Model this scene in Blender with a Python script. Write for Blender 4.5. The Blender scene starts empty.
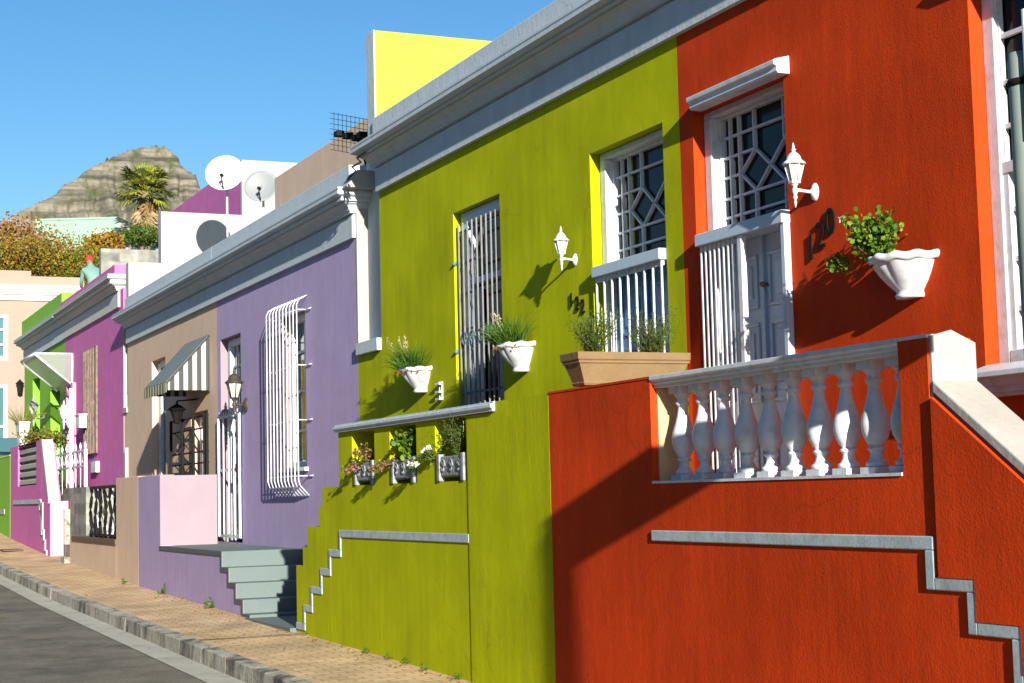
import bpy, bmesh, math, random
from mathutils import Vector, Matrix
C = bpy.context
sc = C.scene
# ------------------------------------------------------------------ camera
FOC = 1678.85
YAW, PITCH, ROLL = -1.15363397, 0.08997212, -0.02477668
W0, H0 = 1024, 683
cy, sy, cp, sp = math.cos(YAW), math.sin(YAW), math.cos(PITCH), math.sin(PITCH)
fw = Vector((sy*cp, cy*cp, sp)); r0 = Vector((cy, -sy, 0)); u0 = r0.cross(fw)
rt = r0*math.cos(ROLL) + u0*math.sin(ROLL); up = -r0*math.sin(ROLL) + u0*math.cos(ROLL)
cam = bpy.data.cameras.new('camera'); camo = bpy.data.objects.new('camera', cam)
sc.collection.objects.link(camo); sc.camera = camo
camo.matrix_world = Matrix(((rt.x, up.x, -fw.x, 0), (rt.y, up.y, -fw.y, 0), (rt.z, up.z, -fw.z, 0), (0, 0, 0, 1)))
cam.sensor_width = 36; cam.lens = FOC/W0*36; cam.clip_start = 0.1; cam.clip_end = 20000
# ------------------------------------------------------------------ light
SUN = Vector((6.0, -1.0, 1.72)).normalized()
w = bpy.data.worlds.new('World'); sc.world = w; w.use_nodes = True
nt = w.node_tree; bg = nt.nodes['Background']
sky = nt.nodes.new('ShaderNodeTexSky'); sky.sky_type = 'NISHITA'; sky.sun_disc = False
sky.sun_elevation = math.asin(SUN.z); sky.sun_rotation = math.atan2(SUN.x, SUN.y)
sky.altitude = 0; sky.air_density = 1.0; sky.dust_density = 0.2; sky.ozone_density = 3.0
hs = nt.nodes.new('ShaderNodeHueSaturation'); hs.inputs['Saturation'].default_value = 1.24
nt.links.new(sky.outputs[0], hs.inputs['Color']); nt.links.new(hs.outputs[0], bg.inputs[0]); bg.inputs[1].default_value = 0.062
sun = bpy.data.lights.new('sun', 'SUN'); suno = bpy.data.objects.new('sun', sun); sc.collection.objects.link(suno)
sun.energy = 5.0; sun.angle = math.radians(0.5); sun.color = (1.0, 0.93, 0.82)
suno.rotation_euler = (-SUN).to_track_quat('-Z', 'Y').to_euler()
sc.view_settings.view_transform = 'Standard'; sc.view_settings.look = 'None'
sc.view_settings.exposure = 1.22; sc.view_settings.gamma = 1.0
# ------------------------------------------------------------------ helpers
def ray(px, py):
    return fw + rt*((px-W0/2)/FOC) - up*((py-H0/2)/FOC)
def onY(px, py, Y=6.0):
    k = ray(px, py); return k*(Y/k.y)
def onX(px, py, X):
    k = ray(px, py); return k*(X/k.x)
def FX(px, py, Y=6.0): return onY(px, py, Y).x
def FZ(px, py, Y=6.0): return onY(px, py, Y).z
GX = [-400, -60, -39.6, -33.8, -25.2, -16.8, -12, 0, 60]
GZ = [14, .45, -.73, -.99, -1.22, -1.365, -1.445, -1.64, -2.6]
def zg(x):
    if x <= GX[0]: return GZ[0]
    for i in range(len(GX)-1):
        if x <= GX[i+1]:
            t = (x-GX[i])/(GX[i+1]-GX[i]); return GZ[i]*(1-t)+GZ[i+1]*t
    return GZ[-1]
def rgb(r, g, b): # sRGB 0..255 -> linear
    f = lambda c: (c/255/12.92) if c/255 <= .04045 else ((c/255+.055)/1.055)**2.4
    return (f(r), f(g), f(b))
MATS = {}
def N(nt, t, **k):
    n = nt.nodes.new(t)
    for a, b in k.items(): setattr(n, a, b)
    return n
def mat(name, col, rough=.6, var=.0, scale=3.0, streak=0.0, bump=0.0, bscale=40.0, metal=0.0, spec=.5, stain=None, stain_amt=0.0, stain_scale=2.0, vstretch=1.0, translucent=0.0, fine=0.0, cracks=0.0):
    if name in MATS: return MATS[name]
    m = bpy.data.materials.new(name); m.use_nodes = True; nt = m.node_tree; b = nt.nodes['Principled BSDF']
    L = nt.links.new
    b.inputs['Base Color'].default_value = (*col, 1); b.inputs['Roughness'].default_value = rough
    b.inputs['Metallic'].default_value = metal; b.inputs['Specular IOR Level'].default_value = spec
    tc = N(nt, 'ShaderNodeNewGeometry'); cur = None
    def noise(sc_, det=5, sx=1, sz=1):
        mp = N(nt, 'ShaderNodeMapping'); mp.inputs['Scale'].default_value = (sx, sx, sz); L(tc.outputs['Position'], mp.inputs[0])
        n = N(nt, 'ShaderNodeTexNoise'); n.inputs['Scale'].default_value = sc_; n.inputs['Detail'].default_value = det; n.inputs['Roughness'].default_value = .6
        L(mp.outputs[0], n.inputs[0]); return n.outputs[0]
    def scaled(src, amt, prev):
        mr = N(nt, 'ShaderNodeMapRange'); mr.inputs[1].default_value = .3; mr.inputs[2].default_value = .7
        mr.inputs[3].default_value = 1-amt; mr.inputs[4].default_value = 1+amt; L(src, mr.inputs[0])
        vm = N(nt, 'ShaderNodeVectorMath', operation='SCALE')
        if prev is None: vm.inputs[0].default_value = col
        else: L(prev, vm.inputs[0])
        L(mr.outputs[0], vm.inputs['Scale']); return vm.outputs[0]
    if var: cur = scaled(noise(scale, 6), var, cur)
    if streak: cur = scaled(noise(9, 4, 1.0, .09), streak, cur)
    if fine: cur = scaled(noise(45, 3, 1.0, .5), fine, cur)
    if stain:
        n = noise(stain_scale, 8, 1, vstretch)
        mr = N(nt, 'ShaderNodeMapRange'); mr.inputs[1].default_value = .49; mr.inputs[2].default_value = .66
        mr.inputs[3].default_value = 0; mr.inputs[4].default_value = stain_amt; L(n, mr.inputs[0])
        mx = N(nt, 'ShaderNodeMix', data_type='RGBA')
        L(mr.outputs[0], mx.inputs[0])
        if cur is None: mx.inputs[6].default_value = (*col, 1)
        else: L(cur, mx.inputs[6])
        mx.inputs[7].default_value = (*stain, 1); cur = mx.outputs[2]
    crk = None
    if cracks:
        nz = N(nt, 'ShaderNodeTexNoise'); nz.inputs['Scale'].default_value = 3.0; nz.inputs['Detail'].default_value = 6; L(tc.outputs['Position'], nz.inputs[0])
        va = N(nt, 'ShaderNodeVectorMath', operation='MULTIPLY_ADD'); L(nz.outputs['Color'], va.inputs[0]); va.inputs[1].default_value = (.35, .35, .35); L(tc.outputs['Position'], va.inputs[2])
        vo = N(nt, 'ShaderNodeTexVoronoi', feature='DISTANCE_TO_EDGE'); vo.inputs['Scale'].default_value = .75; L(va.outputs[0], vo.inputs['Vector'])
        c1 = N(nt, 'ShaderNodeMapRange'); c1.inputs[1].default_value = .0; c1.inputs[2].default_value = .006; c1.inputs[3].default_value = 1; c1.inputs[4].default_value = 0; L(vo.outputs['Distance'], c1.inputs[0])
        mk = N(nt, 'ShaderNodeMapRange'); mk.inputs[1].default_value = .5; mk.inputs[2].default_value = .6; L(noise(.9, 3), mk.inputs[0])
        c2 = N(nt, 'ShaderNodeMath', operation='MULTIPLY'); L(c1.outputs[0], c2.inputs[0]); L(mk.outputs[0], c2.inputs[1])
        ch = N(nt, 'ShaderNodeMapRange'); ch.inputs[1].default_value = .735; ch.inputs[2].default_value = .76; L(noise(16, 2), ch.inputs[0])
        c3 = N(nt, 'ShaderNodeMath', operation='MAXIMUM'); L(c2.outputs[0], c3.inputs[0]); L(ch.outputs[0], c3.inputs[1]); crk = c3.outputs[0]
        c4 = N(nt, 'ShaderNodeMath', operation='MULTIPLY'); L(crk, c4.inputs[0]); c4.inputs[1].default_value = cracks
        mx = N(nt, 'ShaderNodeMix', data_type='RGBA'); L(c4.outputs[0], mx.inputs[0]); L(cur, mx.inputs[6]); mx.inputs[7].default_value = (col[0]*.35, col[1]*.35, col[2]*.35, 1); cur = mx.outputs[2]
    if cur is not None: L(cur, b.inputs['Base Color'])
    if bump:
        n1 = noise(bscale, 4); n2 = noise(14, 5, 1, .35)
        ad = N(nt, 'ShaderNodeMath', operation='MULTIPLY_ADD'); L(n2, ad.inputs[0]); ad.inputs[1].default_value = 1.0; L(n1, ad.inputs[2])
        bp = N(nt, 'ShaderNodeBump'); bp.inputs['Strength'].default_value = bump; bp.inputs['Distance'].default_value = .01
        L(ad.outputs[0], bp.inputs['Height']); L(bp.outputs[0], b.inputs['Normal'])
    if translucent:
        tr = N(nt, 'ShaderNodeBsdfTranslucent'); tr.inputs[0].default_value = (*col, 1)
        if cur is not None: L(cur, tr.inputs[0])
        mxs = N(nt, 'ShaderNodeMixShader'); mxs.inputs[0].default_value = translucent
        L(b.outputs[0], mxs.inputs[1]); L(tr.outputs[0], mxs.inputs[2]); L(mxs.outputs[0], nt.nodes['Material Output'].inputs[0])
    MATS[name] = m; return m

def tag(o, label=None, cat=None, group=None, kind=None):
    if label: o['label'] = label
    if cat: o['category'] = cat
    if group: o['group'] = group
    if kind: o['kind'] = kind
    return o
def thing(name, label, cat, loc=(0, 0, 0), group=None):
    o = bpy.data.objects.new(name, None); sc.collection.objects.link(o); o.location = loc; o.empty_display_size = .2
    return tag(o, label, cat, group)
def wloc(o):
    v = Vector((0, 0, 0))
    while o: v += o.location; o = o.parent
    return v
class MB:
    def __init__(s): s.v = []; s.f = []; s.mi = []; s.sm = []
    def add(s, vs, fs, mi=0, smooth=False):
        o = len(s.v); s.v += [tuple(p) for p in vs]; s.f += [tuple(i+o for i in f) for f in fs]
        s.mi += [mi]*len(fs); s.sm += [smooth]*len(fs); return s
    def box(s, x0, x1, y0, y1, z0, z1, mi=0):
        if x0 > x1: x0, x1 = x1, x0
        if y0 > y1: y0, y1 = y1, y0
        if z0 > z1: z0, z1 = z1, z0
        vs = [(x, y, z) for x in (x0, x1) for y in (y0, y1) for z in (z0, z1)]
        return s.add(vs, [(0, 1, 3, 2), (4, 6, 7, 5), (0, 4, 5, 1), (2, 3, 7, 6), (0, 2, 6, 4), (1, 5, 7, 3)], mi)
    def prismY(s, poly, y0, y1, mi=0):   # poly of (x,z), extruded in y
        n = len(poly); vs = [(x, y0, z) for x, z in poly]+[(x, y1, z) for x, z in poly]
        return s.add(vs, [tuple(range(n)), tuple(range(2*n-1, n-1, -1))]+[(i, i+n, (i+1) % n+n, (i+1) % n) for i in range(n)], mi)
    def prismX(s, poly, x0, x1, mi=0):   # poly of (y,z)
        n = len(poly); vs = [(x0, y, z) for y, z in poly]+[(x1, y, z) for y, z in poly]
        return s.add(vs, [tuple(range(n)), tuple(range(2*n-1, n-1, -1))]+[(i, i+n, (i+1) % n+n, (i+1) % n) for i in range(n)], mi)
    def tube(s, pts, r, n=8, mi=0, smooth=True):
        pts = [Vector(p) for p in pts]; R = r if isinstance(r, (list, tuple)) else [r]*len(pts)
        vs = []; fs = []
        for i, p in enumerate(pts):
            d = (pts[min(i+1, len(pts)-1)]-pts[max(i-1, 0)]).normalized()
            a = d.cross(Vector((0, 0, 1)));
            if a.length < .1: a = d.cross(Vector((1, 0, 0)))
            a.normalize(); b = d.cross(a)
            vs += [p+(a*math.cos(2*math.pi*k/n)+b*math.sin(2*math.pi*k/n))*R[i] for k in range(n)]
        for i in range(len(pts)-1):
            for k in range(n):
                fs.append((i*n+k, i*n+(k+1) % n, (i+1)*n+(k+1) % n, (i+1)*n+k))
        fs.append(tuple(range(n-1, -1, -1))); fs.append(tuple((len(pts)-1)*n+k for k in range(n)))
        return s.add(vs, fs, mi, smooth)
    def bar(s, a, b, wd, dp, mi=0):   # square bar in the x-z plane (or any), wd in-plane, dp in y
        a = Vector(a); b = Vector(b); d = (b-a).normalized(); y = Vector((0, 1, 0)); q = d.cross(y)
        if q.length < .05: y = Vector((1, 0, 0)); q = d.cross(y)
        q.normalize(); y = q.cross(d).normalized()
        vs = [p+q*(sx*wd/2)+y*(sy_*dp/2) for p in (a, b) for sx in (-1, 1) for sy_ in (-1, 1)]
        return s.add(vs, [(0, 1, 3, 2), (4, 6, 7, 5), (0, 4, 5, 1), (2, 3, 7, 6), (0, 2, 6, 4), (1, 5, 7, 3)], mi)
    def lathe(s, prof, c, n=20, mi=0, a0=0, a1=2*math.pi, flute=None, smooth=True):
        vs = []; fs = []; full = abs(a1-a0-2*math.pi) < 1e-4; m = n if full else n+1
        for (r, z) in prof:
            for k in range(m):
                a = a0+(a1-a0)*k/n; rr = r*(flute(a, z) if flute else 1)
                vs.append((c[0]+rr*math.cos(a), c[1]+rr*math.sin(a), c[2]+z))
        for i in range(len(prof)-1):
            for k in range(n):
                k2 = (k+1) % m
                fs.append((i*m+k, i*m+k2, (i+1)*m+k2, (i+1)*m+k))
        return s.add(vs, fs, mi, smooth)
    def quad(s, a, b, c, d, mi=0): return s.add([a, b, c, d], [(0, 1, 2, 3)], mi)
    def build(s, name, mats, parent=None, bevel=0.0, label=None, cat=None, group=None, kind=None, loc=None):
        off = wloc(parent) if parent else Vector(loc or (0, 0, 0))
        me = bpy.data.meshes.new(name); me.from_pydata([tuple(Vector(p)-off) for p in s.v], [], s.f)
        if not isinstance(mats, (list, tuple)): mats = [mats]
        for m in mats: me.materials.append(m)
        me.polygons.foreach_set('material_index', s.mi); me.polygons.foreach_set('use_smooth', s.sm)
        me.update()
        bm = bmesh.new(); bm.from_mesh(me); bmesh.ops.recalc_face_normals(bm, faces=bm.faces) if len(s.f) < 6000 else None
        bm.to_mesh(me); bm.free()
        o = bpy.data.objects.new(name, me); sc.collection.objects.link(o)
        if parent: o.parent = parent
        else: o.location = off
        if bevel:
            b = o.modifiers.new('bevel', 'BEVEL'); b.width = bevel; b.segments = 2; b.limit_method = 'ANGLE'; b.angle_limit = math.radians(40)
        return tag(o, label, cat, group, kind)
def copy_tree(o, parent=None):
    c = o.copy(); sc.collection.objects.link(c); c.parent = parent
    for ch in list(o.children): copy_tree(ch, c)
    return c
def wall_open(mb, x0, x1, z0, z1, holes, yf, th, mi=0, mr=None):
    """front wall at yf, thickness th, with rectangular openings (hx0,hx1,hz0,hz1)"""
    xs = sorted(set([x0, x1]+[h[i] for h in holes for i in (0, 1)])); zs = sorted(set([z0, z1]+[h[i] for h in holes for i in (2, 3)]))
    ins = lambda x, z: any(h[0] < x < h[1] and h[2] < z < h[3] for h in holes)
    for i in range(len(xs)-1):
        for j in range(len(zs)-1):
            if ins((xs[i]+xs[i+1])/2, (zs[j]+zs[j+1])/2): continue
            a, b, c, d = xs[i], xs[i+1], zs[j], zs[j+1]
            mb.quad((a, yf, c), (b, yf, c), (b, yf, d), (a, yf, d), mi)
            mb.quad((a, yf+th, c), (a, yf+th, d), (b, yf+th, d), (b, yf+th, c), mi)
    mr = mi if mr is None else mr
    for h in holes+[(x0, x1, z0, z1)]:
        a, b, c, d = h; m_ = mr if h in holes else mi
        mb.quad((a, yf, c), (a, yf+th, c), (a, yf+th, d), (a, yf, d), m_); mb.quad((b, yf, c), (b, yf, d), (b, yf+th, d), (b, yf+th, c), m_)
        mb.quad((a, yf, d), (a, yf+th, d), (b, yf+th, d), (b, yf, d), m_); mb.quad((a, yf, c), (b, yf, c), (b, yf+th, c), (a, yf+th, c), m_)
rnd = random.Random(7)
# ------------------------------------------------------------------ materials
RED = mat('red_plaster', (.47, .043, .006), .8, var=.16, scale=1.3, streak=.09, cracks=.35, bump=.22, bscale=70, spec=.08, stain=(.33, .028, .004), stain_amt=.35, stain_scale=1.1, vstretch=.5, fine=.06)
GRN = mat('green_plaster', (.37, .41, .003), .8, var=.14, scale=1.2, streak=.09, cracks=.32, bump=.2, bscale=70, spec=.08, stain=(.20, .25, .002), stain_amt=.35, stain_scale=1.0, vstretch=.5, fine=.05)
PUR = mat('lilac_plaster', (.375, .305, .49), .75, var=.06, scale=2, streak=.06, bump=.22, spec=.08, fine=.04)
PUR2 = mat('sunlit_lilac_plaster', (.25, .20, .235), .75, var=.04, bump=.2, spec=.2)  # lilac shifted to the pink that sun gives the side faces
TAN = mat('tan_plaster', (.60, .45, .33), .75, var=.06, scale=2, streak=.06, bump=.22, spec=.08, fine=.04)
MAG = mat('magenta_plaster', (.50, .13, .36), .72, var=.07, streak=.06, bump=.4, spec=.2)
LIM = mat('lime_plaster', (.17, .42, .03), .72, var=.07, streak=.06, bump=.4, spec=.2)
WHP = mat('white_plaster', (.34, .34, .32), .7, var=.04, streak=.04, bump=.3, spec=.25, stain=(.25, .23, .19), stain_amt=.4, stain_scale=1.5, vstretch=.4)
COR = mat('grey_white_cornice_paint', (.45, .52, .56), .65, var=.07, scale=3, streak=.05, bump=.35, bscale=30, spec=.15, stain=(.30, .33, .34), stain_amt=.4, stain_scale=3)
CRD = mat('dark_cornice_joint', (.10, .10, .10), .7)
WHT = mat('white_gloss_paint', (.56, .60, .64), .45, var=.05, scale=8, bump=.12, bscale=30, stain=(.36, .33, .28), stain_amt=.5, stain_scale=11)
BLW = mat('pale_blue_door_paint', (.42, .52, .62), .4, var=.03, bump=.1, bscale=30)
BLU = mat('blue_door_paint', (.07, .22, .48), .4, var=.05)
DBL = mat('deep_blue_door_paint', (.03, .12, .26), .4, var=.05)
BAND = mat('grey_trim_band', (.34, .42, .46), .7, var=.12, scale=7, bump=.15, stain=(.22, .22, .21), stain_amt=.5, stain_scale=9)
STEP = mat('grey_green_step_paint', (.095, .13, .13), .7, var=.06, scale=5, bump=.25, stain=(.09, .12, .11), stain_amt=.3, stain_scale=5)
DKG = mat('dark_slate_edge_and_shadow', (.07, .09, .09), .6, var=.1, bump=.2)
GLS = mat('dark_window_glass', (.006, .007, .009), .12, spec=.15)
GLT = mat('teal_window_glass', (.06, .14, .16), .1, spec=.7)
CUR = mat('pale_curtain_cloth', (.55, .50, .50), .9, var=.1, scale=12, streak=.2)
YEL = mat('yellow_curtain_cloth', (.85, .52, .01), .8, var=.1)
BLK = mat('black_iron', (.008, .007, .006), .7, bump=.2, bscale=80, spec=.15)
BRN = mat('old_brown_iron', (.03, .02, .012), .7, bump=.2, spec=.15)
CLR = mat('frosted_lamp_glass', (.55, .55, .45), .15, spec=.6)
TER = mat('beige_cast_stone', (.165, .108, .045), .75, var=.1, scale=5, bump=.4, stain=(.17, .12, .06), stain_amt=.4, stain_scale=6)
CRM = mat('cream_plaster', (.42, .34, .19), .75, var=.06, bump=.4)
CON = mat('pale_concrete', (.32, .30, .25), .85, var=.25, scale=3, bump=.6, stain=(.05, .05, .04), stain_amt=.9, stain_scale=6, fine=.2)
GUT = mat('gutter_concrete', (.36, .35, .30), .85, var=.14, scale=2, bump=.4, stain=(.14, .13, .10), stain_amt=.5, stain_scale=4, fine=.1)
SOIL = mat('potting_soil', (.12, .06, .025), .95, var=.3, scale=40, bump=.6)
def leafm(n, c, t=.35): return mat(n, c, .5, var=.25, scale=9, translucent=t, spec=.35)
LF1 = leafm('fresh_green_leaf', (.06, .14, .01)); LF2 = leafm('bright_leaf', (.14, .24, .012)); LF3 = leafm('olive_leaf', (.09, .115, .025))
LF4 = leafm('grassy_leaf', (.06, .14, .02)); DRY = leafm('dry_stalk', (.42, .36, .22), .1); AUT = leafm('rusty_leaf', (.27, .13, .015)); AUT2 = leafm('yellow_brown_leaf', (.28, .21, .015))
PLM = leafm('palm_leaf', (.30, .32, .05)); SKT = leafm('dead_palm_leaf', (.22, .15, .06), .1)
FLW = mat('white_petal', (.8, .78, .76), .6, translucent=.2); PNK = mat('pink_petal', (.30, .13, .12), .6, translucent=.2)
# asphalt / paving
def asphalt():
    m = mat('asphalt', (.12, .108, .082), .85, var=.3, scale=1.8, bump=.7, bscale=140, stain=(.05, .046, .038), stain_amt=.85, stain_scale=1.3, fine=.38); return m
ASP = asphalt()
def paving():
    m = bpy.data.materials.new('buff_brick_paving'); m.use_nodes = True; nt = m.node_tree; b = nt.nodes['Principled BSDF']; L = nt.links.new
    g = N(nt, 'ShaderNodeNewGeometry'); mp = N(nt, 'ShaderNodeMapping'); mp.inputs['Rotation'].default_value = (0, 0, math.radians(90)); L(g.outputs['Position'], mp.inputs[0])
    br = N(nt, 'ShaderNodeTexBrick'); br.inputs['Scale'].default_value = 1; br.inputs['Brick Width'].default_value = .21; br.inputs['Row Height'].default_value = .105
    br.inputs['Mortar Size'].default_value = .006; br.inputs['Color1'].default_value = (.54, .39, .21, 1); br.inputs['Color2'].default_value = (.42, .29, .15, 1); br.inputs['Mortar'].default_value = (.13, .09, .05, 1)
    br.inputs['Mortar Smooth'].default_value = .3
    L(mp.outputs[0], br.inputs[0])
    n = N(nt, 'ShaderNodeTexNoise'); n.inputs['Scale'].default_value = 1.6; n.inputs['Detail'].default_value = 8; L(g.outputs['Position'], n.inputs[0])
    mr = N(nt, 'ShaderNodeMapRange'); mr.inputs[1].default_value = .3; mr.inputs[2].default_value = .7; mr.inputs[3].default_value = .72; mr.inputs[4].default_value = 1.22; L(n.outputs[0], mr.inputs[0])
    vm = N(nt, 'ShaderNodeVectorMath', operation='SCALE'); L(br.outputs[0], vm.inputs[0]); L(mr.outputs[0], vm.inputs['Scale']); L(vm.outputs[0], b.inputs['Base Color'])
    b.inputs['Roughness'].default_value = .85
    bp = N(nt, 'ShaderNodeBump'); bp.inputs['Strength'].default_value = .5; bp.inputs['Distance'].default_value = .006; bp.invert = True; L(br.outputs['Fac'], bp.inputs['Height']); L(bp.outputs[0], b.inputs['Normal'])
    return m
PAV = paving()
def stone(name, c1, c2, mort, bw=.4, rh=.2, ax='x'):
    m = bpy.data.materials.new(name); m.use_nodes = True; nt = m.node_tree; b = nt.nodes['Principled BSDF']; L = nt.links.new
    g = N(nt, 'ShaderNodeNewGeometry'); sx = N(nt, 'ShaderNodeSeparateXYZ'); cx = N(nt, 'ShaderNodeCombineXYZ'); L(g.outputs['Position'], sx.inputs[0])
    ad = N(nt, 'ShaderNodeMath', operation='ADD'); L(sx.outputs[0], ad.inputs[0]); L(sx.outputs[1], ad.inputs[1]); L(ad.outputs[0], cx.inputs[0]); L(sx.outputs[2], cx.inputs[1])
    br = N(nt, 'ShaderNodeTexBrick'); br.inputs['Scale'].default_value = 1; br.inputs['Brick Width'].default_value = bw; br.inputs['Row Height'].default_value = rh; br.inputs['Mortar Size'].default_value = .012
    br.inputs['Color1'].default_value = (*c1, 1); br.inputs['Color2'].default_value = (*c2, 1); br.inputs['Mortar'].default_value = (*mort, 1); L(cx.outputs[0], br.inputs[0])
    n = N(nt, 'ShaderNodeTexNoise'); n.inputs['Scale'].default_value = 5; n.inputs['Detail'].default_value = 8; L(g.outputs['Position'], n.inputs[0])
    mr = N(nt, 'ShaderNodeMapRange'); mr.inputs[1].default_value = .3; mr.inputs[2].default_value = .7; mr.inputs[3].default_value = .65; mr.inputs[4].default_value = 1.3; L(n.outputs[0], mr.inputs[0])
    vm = N(nt, 'ShaderNodeVectorMath', operation='SCALE'); L(br.outputs[0], vm.inputs[0]); L(mr.outputs[0], vm.inputs['Scale']); L(vm.outputs[0], b.inputs['Base Color']); b.inputs['Roughness'].default_value = .85
    return m
STN = stone('grey_stone_blocks', (.25, .26, .22), (.12, .13, .115), (.18, .18, .15), .42, .2)

# ================================================================== GROUND
def strip(name, y0, y1, dz0, dz1, m, x0=-60, x1=20, th=0, kind='structure', n=80):
    mb = MB(); vs = []; fs = []
    xs = [x0+(x1-x0)*i/n for i in range(n+1)]
    for x in xs: vs += [(x, y0, zg(x)+dz0), (x, y1, zg(x)+dz1)]
    for i in range(n): fs.append((2*i, 2*i+2, 2*i+3, 2*i+1))
    mb.add(vs, fs)
    if th:
        vs = []; fs = []
        for x in xs: vs += [(x, y0, zg(x)+dz0), (x, y0, zg(x)+dz0-th)]
        for i in range(n): fs.append((2*i, 2*i+1, 2*i+3, 2*i+2))
        mb.add(vs, fs)
    o = mb.build(name, m); o['kind'] = kind; return o
mb = MB(); vs = []; fs = []      # terrain sheet to the horizon
XS = [-6000, -2500, -1000, -400, -250, -150, -100, -80, -60, -50, -44, -39.6, -36, -33.8, -30, -25.2, -20, -16.8, -12, -6, 0, 20, 60, 400, 2000]
YS = [-3000, -600, -100, -20, 0, 4, 6, 20, 60, 200, 800, 3000]
for x in XS:
    for y in YS: vs.append((x, y, zg(x)-.30+(.0 if y < 20 else min((y-20)*.05, 12))))
for i in range(len(XS)-1):
    for j in range(len(YS)-1): a = i*len(YS)+j; fs.append((a, a+len(YS), a+len(YS)+1, a+1))
mb.add(vs, fs); mb.build('ground', mat('dry_ground', (.17, .14, .09), .95, var=.2, scale=.3, bump=.3), kind='structure')
strip('road', -4.5, 3.58, -.17, -.205, ASP)
strip('gutter', 3.55, 3.86, -.198, -.195, GUT)
strip('pavement', 3.98, 5.3, -.043, 0.0, PAV)
# kerb of stones: surface with joints
mb = MB(); x = -60.0
while x < 18:
    L_ = .95; a, b = x+.0015, x+L_-.0015
    j = rnd.uniform(-.004, .004)
    vs = [(a, 3.85+j, zg(a)-.05), (b, 3.85+j, zg(b)-.05), (b, 4.0, zg(b)-.038), (a, 4.0, zg(a)-.038), (a, 3.835+j, zg(a)-.33), (b, 3.835+j, zg(b)-.33), (b, 4.0, zg(b)-.33), (a, 4.0, zg(a)-.33)]
    mb.add(vs, [(0, 1, 2, 3), (0, 4, 5, 1), (1, 5, 6, 2), (3, 2, 6, 7), (0, 3, 7, 4)]); x += L_
o = mb.build('kerb', mat('stained_kerb_concrete', (.30, .28, .23), .9, var=.3, scale=2.2, bump=.8, bscale=30, stain=(.035, .035, .028), stain_amt=1.0, stain_scale=4.0, vstretch=.5, fine=.25), bevel=.009); o['kind'] = 'structure'
strip('far_pavement', -6.2, -4.5, 0, 0, CON, th=.2)
# small covers and stains in the pavement
mb = MB(); X_ = -13.6
mb.box(-36.4, -35.5, 4.35, 4.75, zg(-36)-.03, zg(-36)-.006+.0)
mb.build('drain_cover', mat('rusty_cover', (.10, .06, .04), .8, var=.3, scale=20), label='small dark drain cover in the brick pavement near the magenta wall', cat='drain cover')
mb = MB(); xj = -17.0
mb.add([(xj, 3.99, zg(xj)-.037), (xj+.05, 3.99, zg(xj)-.037), (xj+.45, 5.0, zg(xj)+.002), (xj+.40, 5.0, zg(xj)+.002)], [(0, 1, 2, 3)])
mb.build('pavement_joint', mat('dark_joint', (.06, .045, .03), .9), kind='structure')

# ================================================================== shared builders
PI = math.pi
def cornice(name, parent, x0, x1, zb, zs, zc, zp, prot=.27, mfas=COR, mpar=COR, par_y=5.93, over=.12, left=True, right=True, m_end=None):
    """zb fascia bottom, zs fascia top, zc crown edge, zp parapet top; profile extruded along x with end returns"""
    h = zs-zb
    prof = [(0, 0), (.045, 0), (.045, h-.025), (.030, h-.02), (.030, h), (.075, h), (.075, h+.018), (.090, h+.03), (.095, h+.05), (.115, h+.078), (.15, h+.098), (.17, h+.102), (.17, h+.118), (.215, h+.118),
            (.215, zc-zb-.045), (.205, zc-zb-.04), (.205, zc-zb-.03), (prot-.012, zc-zb-.012), (prot, zc-zb-.005), (prot, zc-zb+.03), (prot-.015, zc-zb+.034), (prot-.015, zc-zb+.045), (prot-.004, zc-zb+.05), (prot-.004, zc-zb+.07), (.07, zc-zb+.11), (0, zc-zb+.11)]
    mb = MB(); vs = []; n = len(prof)
    ends = [(x0, -1 if left else 0), (x1, 1 if right else 0)]
    for xe, sgn in ends:
        for p, z in prof: vs.append((xe+sgn*max(0, p-.045)*.8, 6-p, zb+z))
    fs = [(i, i+1, n+i+1, n+i) for i in range(n-1)]
    mb.add(vs, fs)
    for e, (xe, sgn) in enumerate(ends):     # end return going back in y
        v2 = []
        for p, z in prof: v2.append((xe+sgn*max(0, p-.045)*.8, 6-p, zb+z))
        for p, z in prof: v2.append((xe+sgn*max(0, p-.045)*.8, 6.35, zb+z))
        mb.add(v2, [(i, i+1, n+i+1, n+i) for i in range(n-1)]+[tuple(range(n, 2*n))])
    mb.build(name, [mfas], parent)
    mb = MB(); mb.box(x0, x1, par_y, par_y+.3, zc+.10, zp); mb.build('parapet', mpar, parent, bevel=.01)
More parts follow.
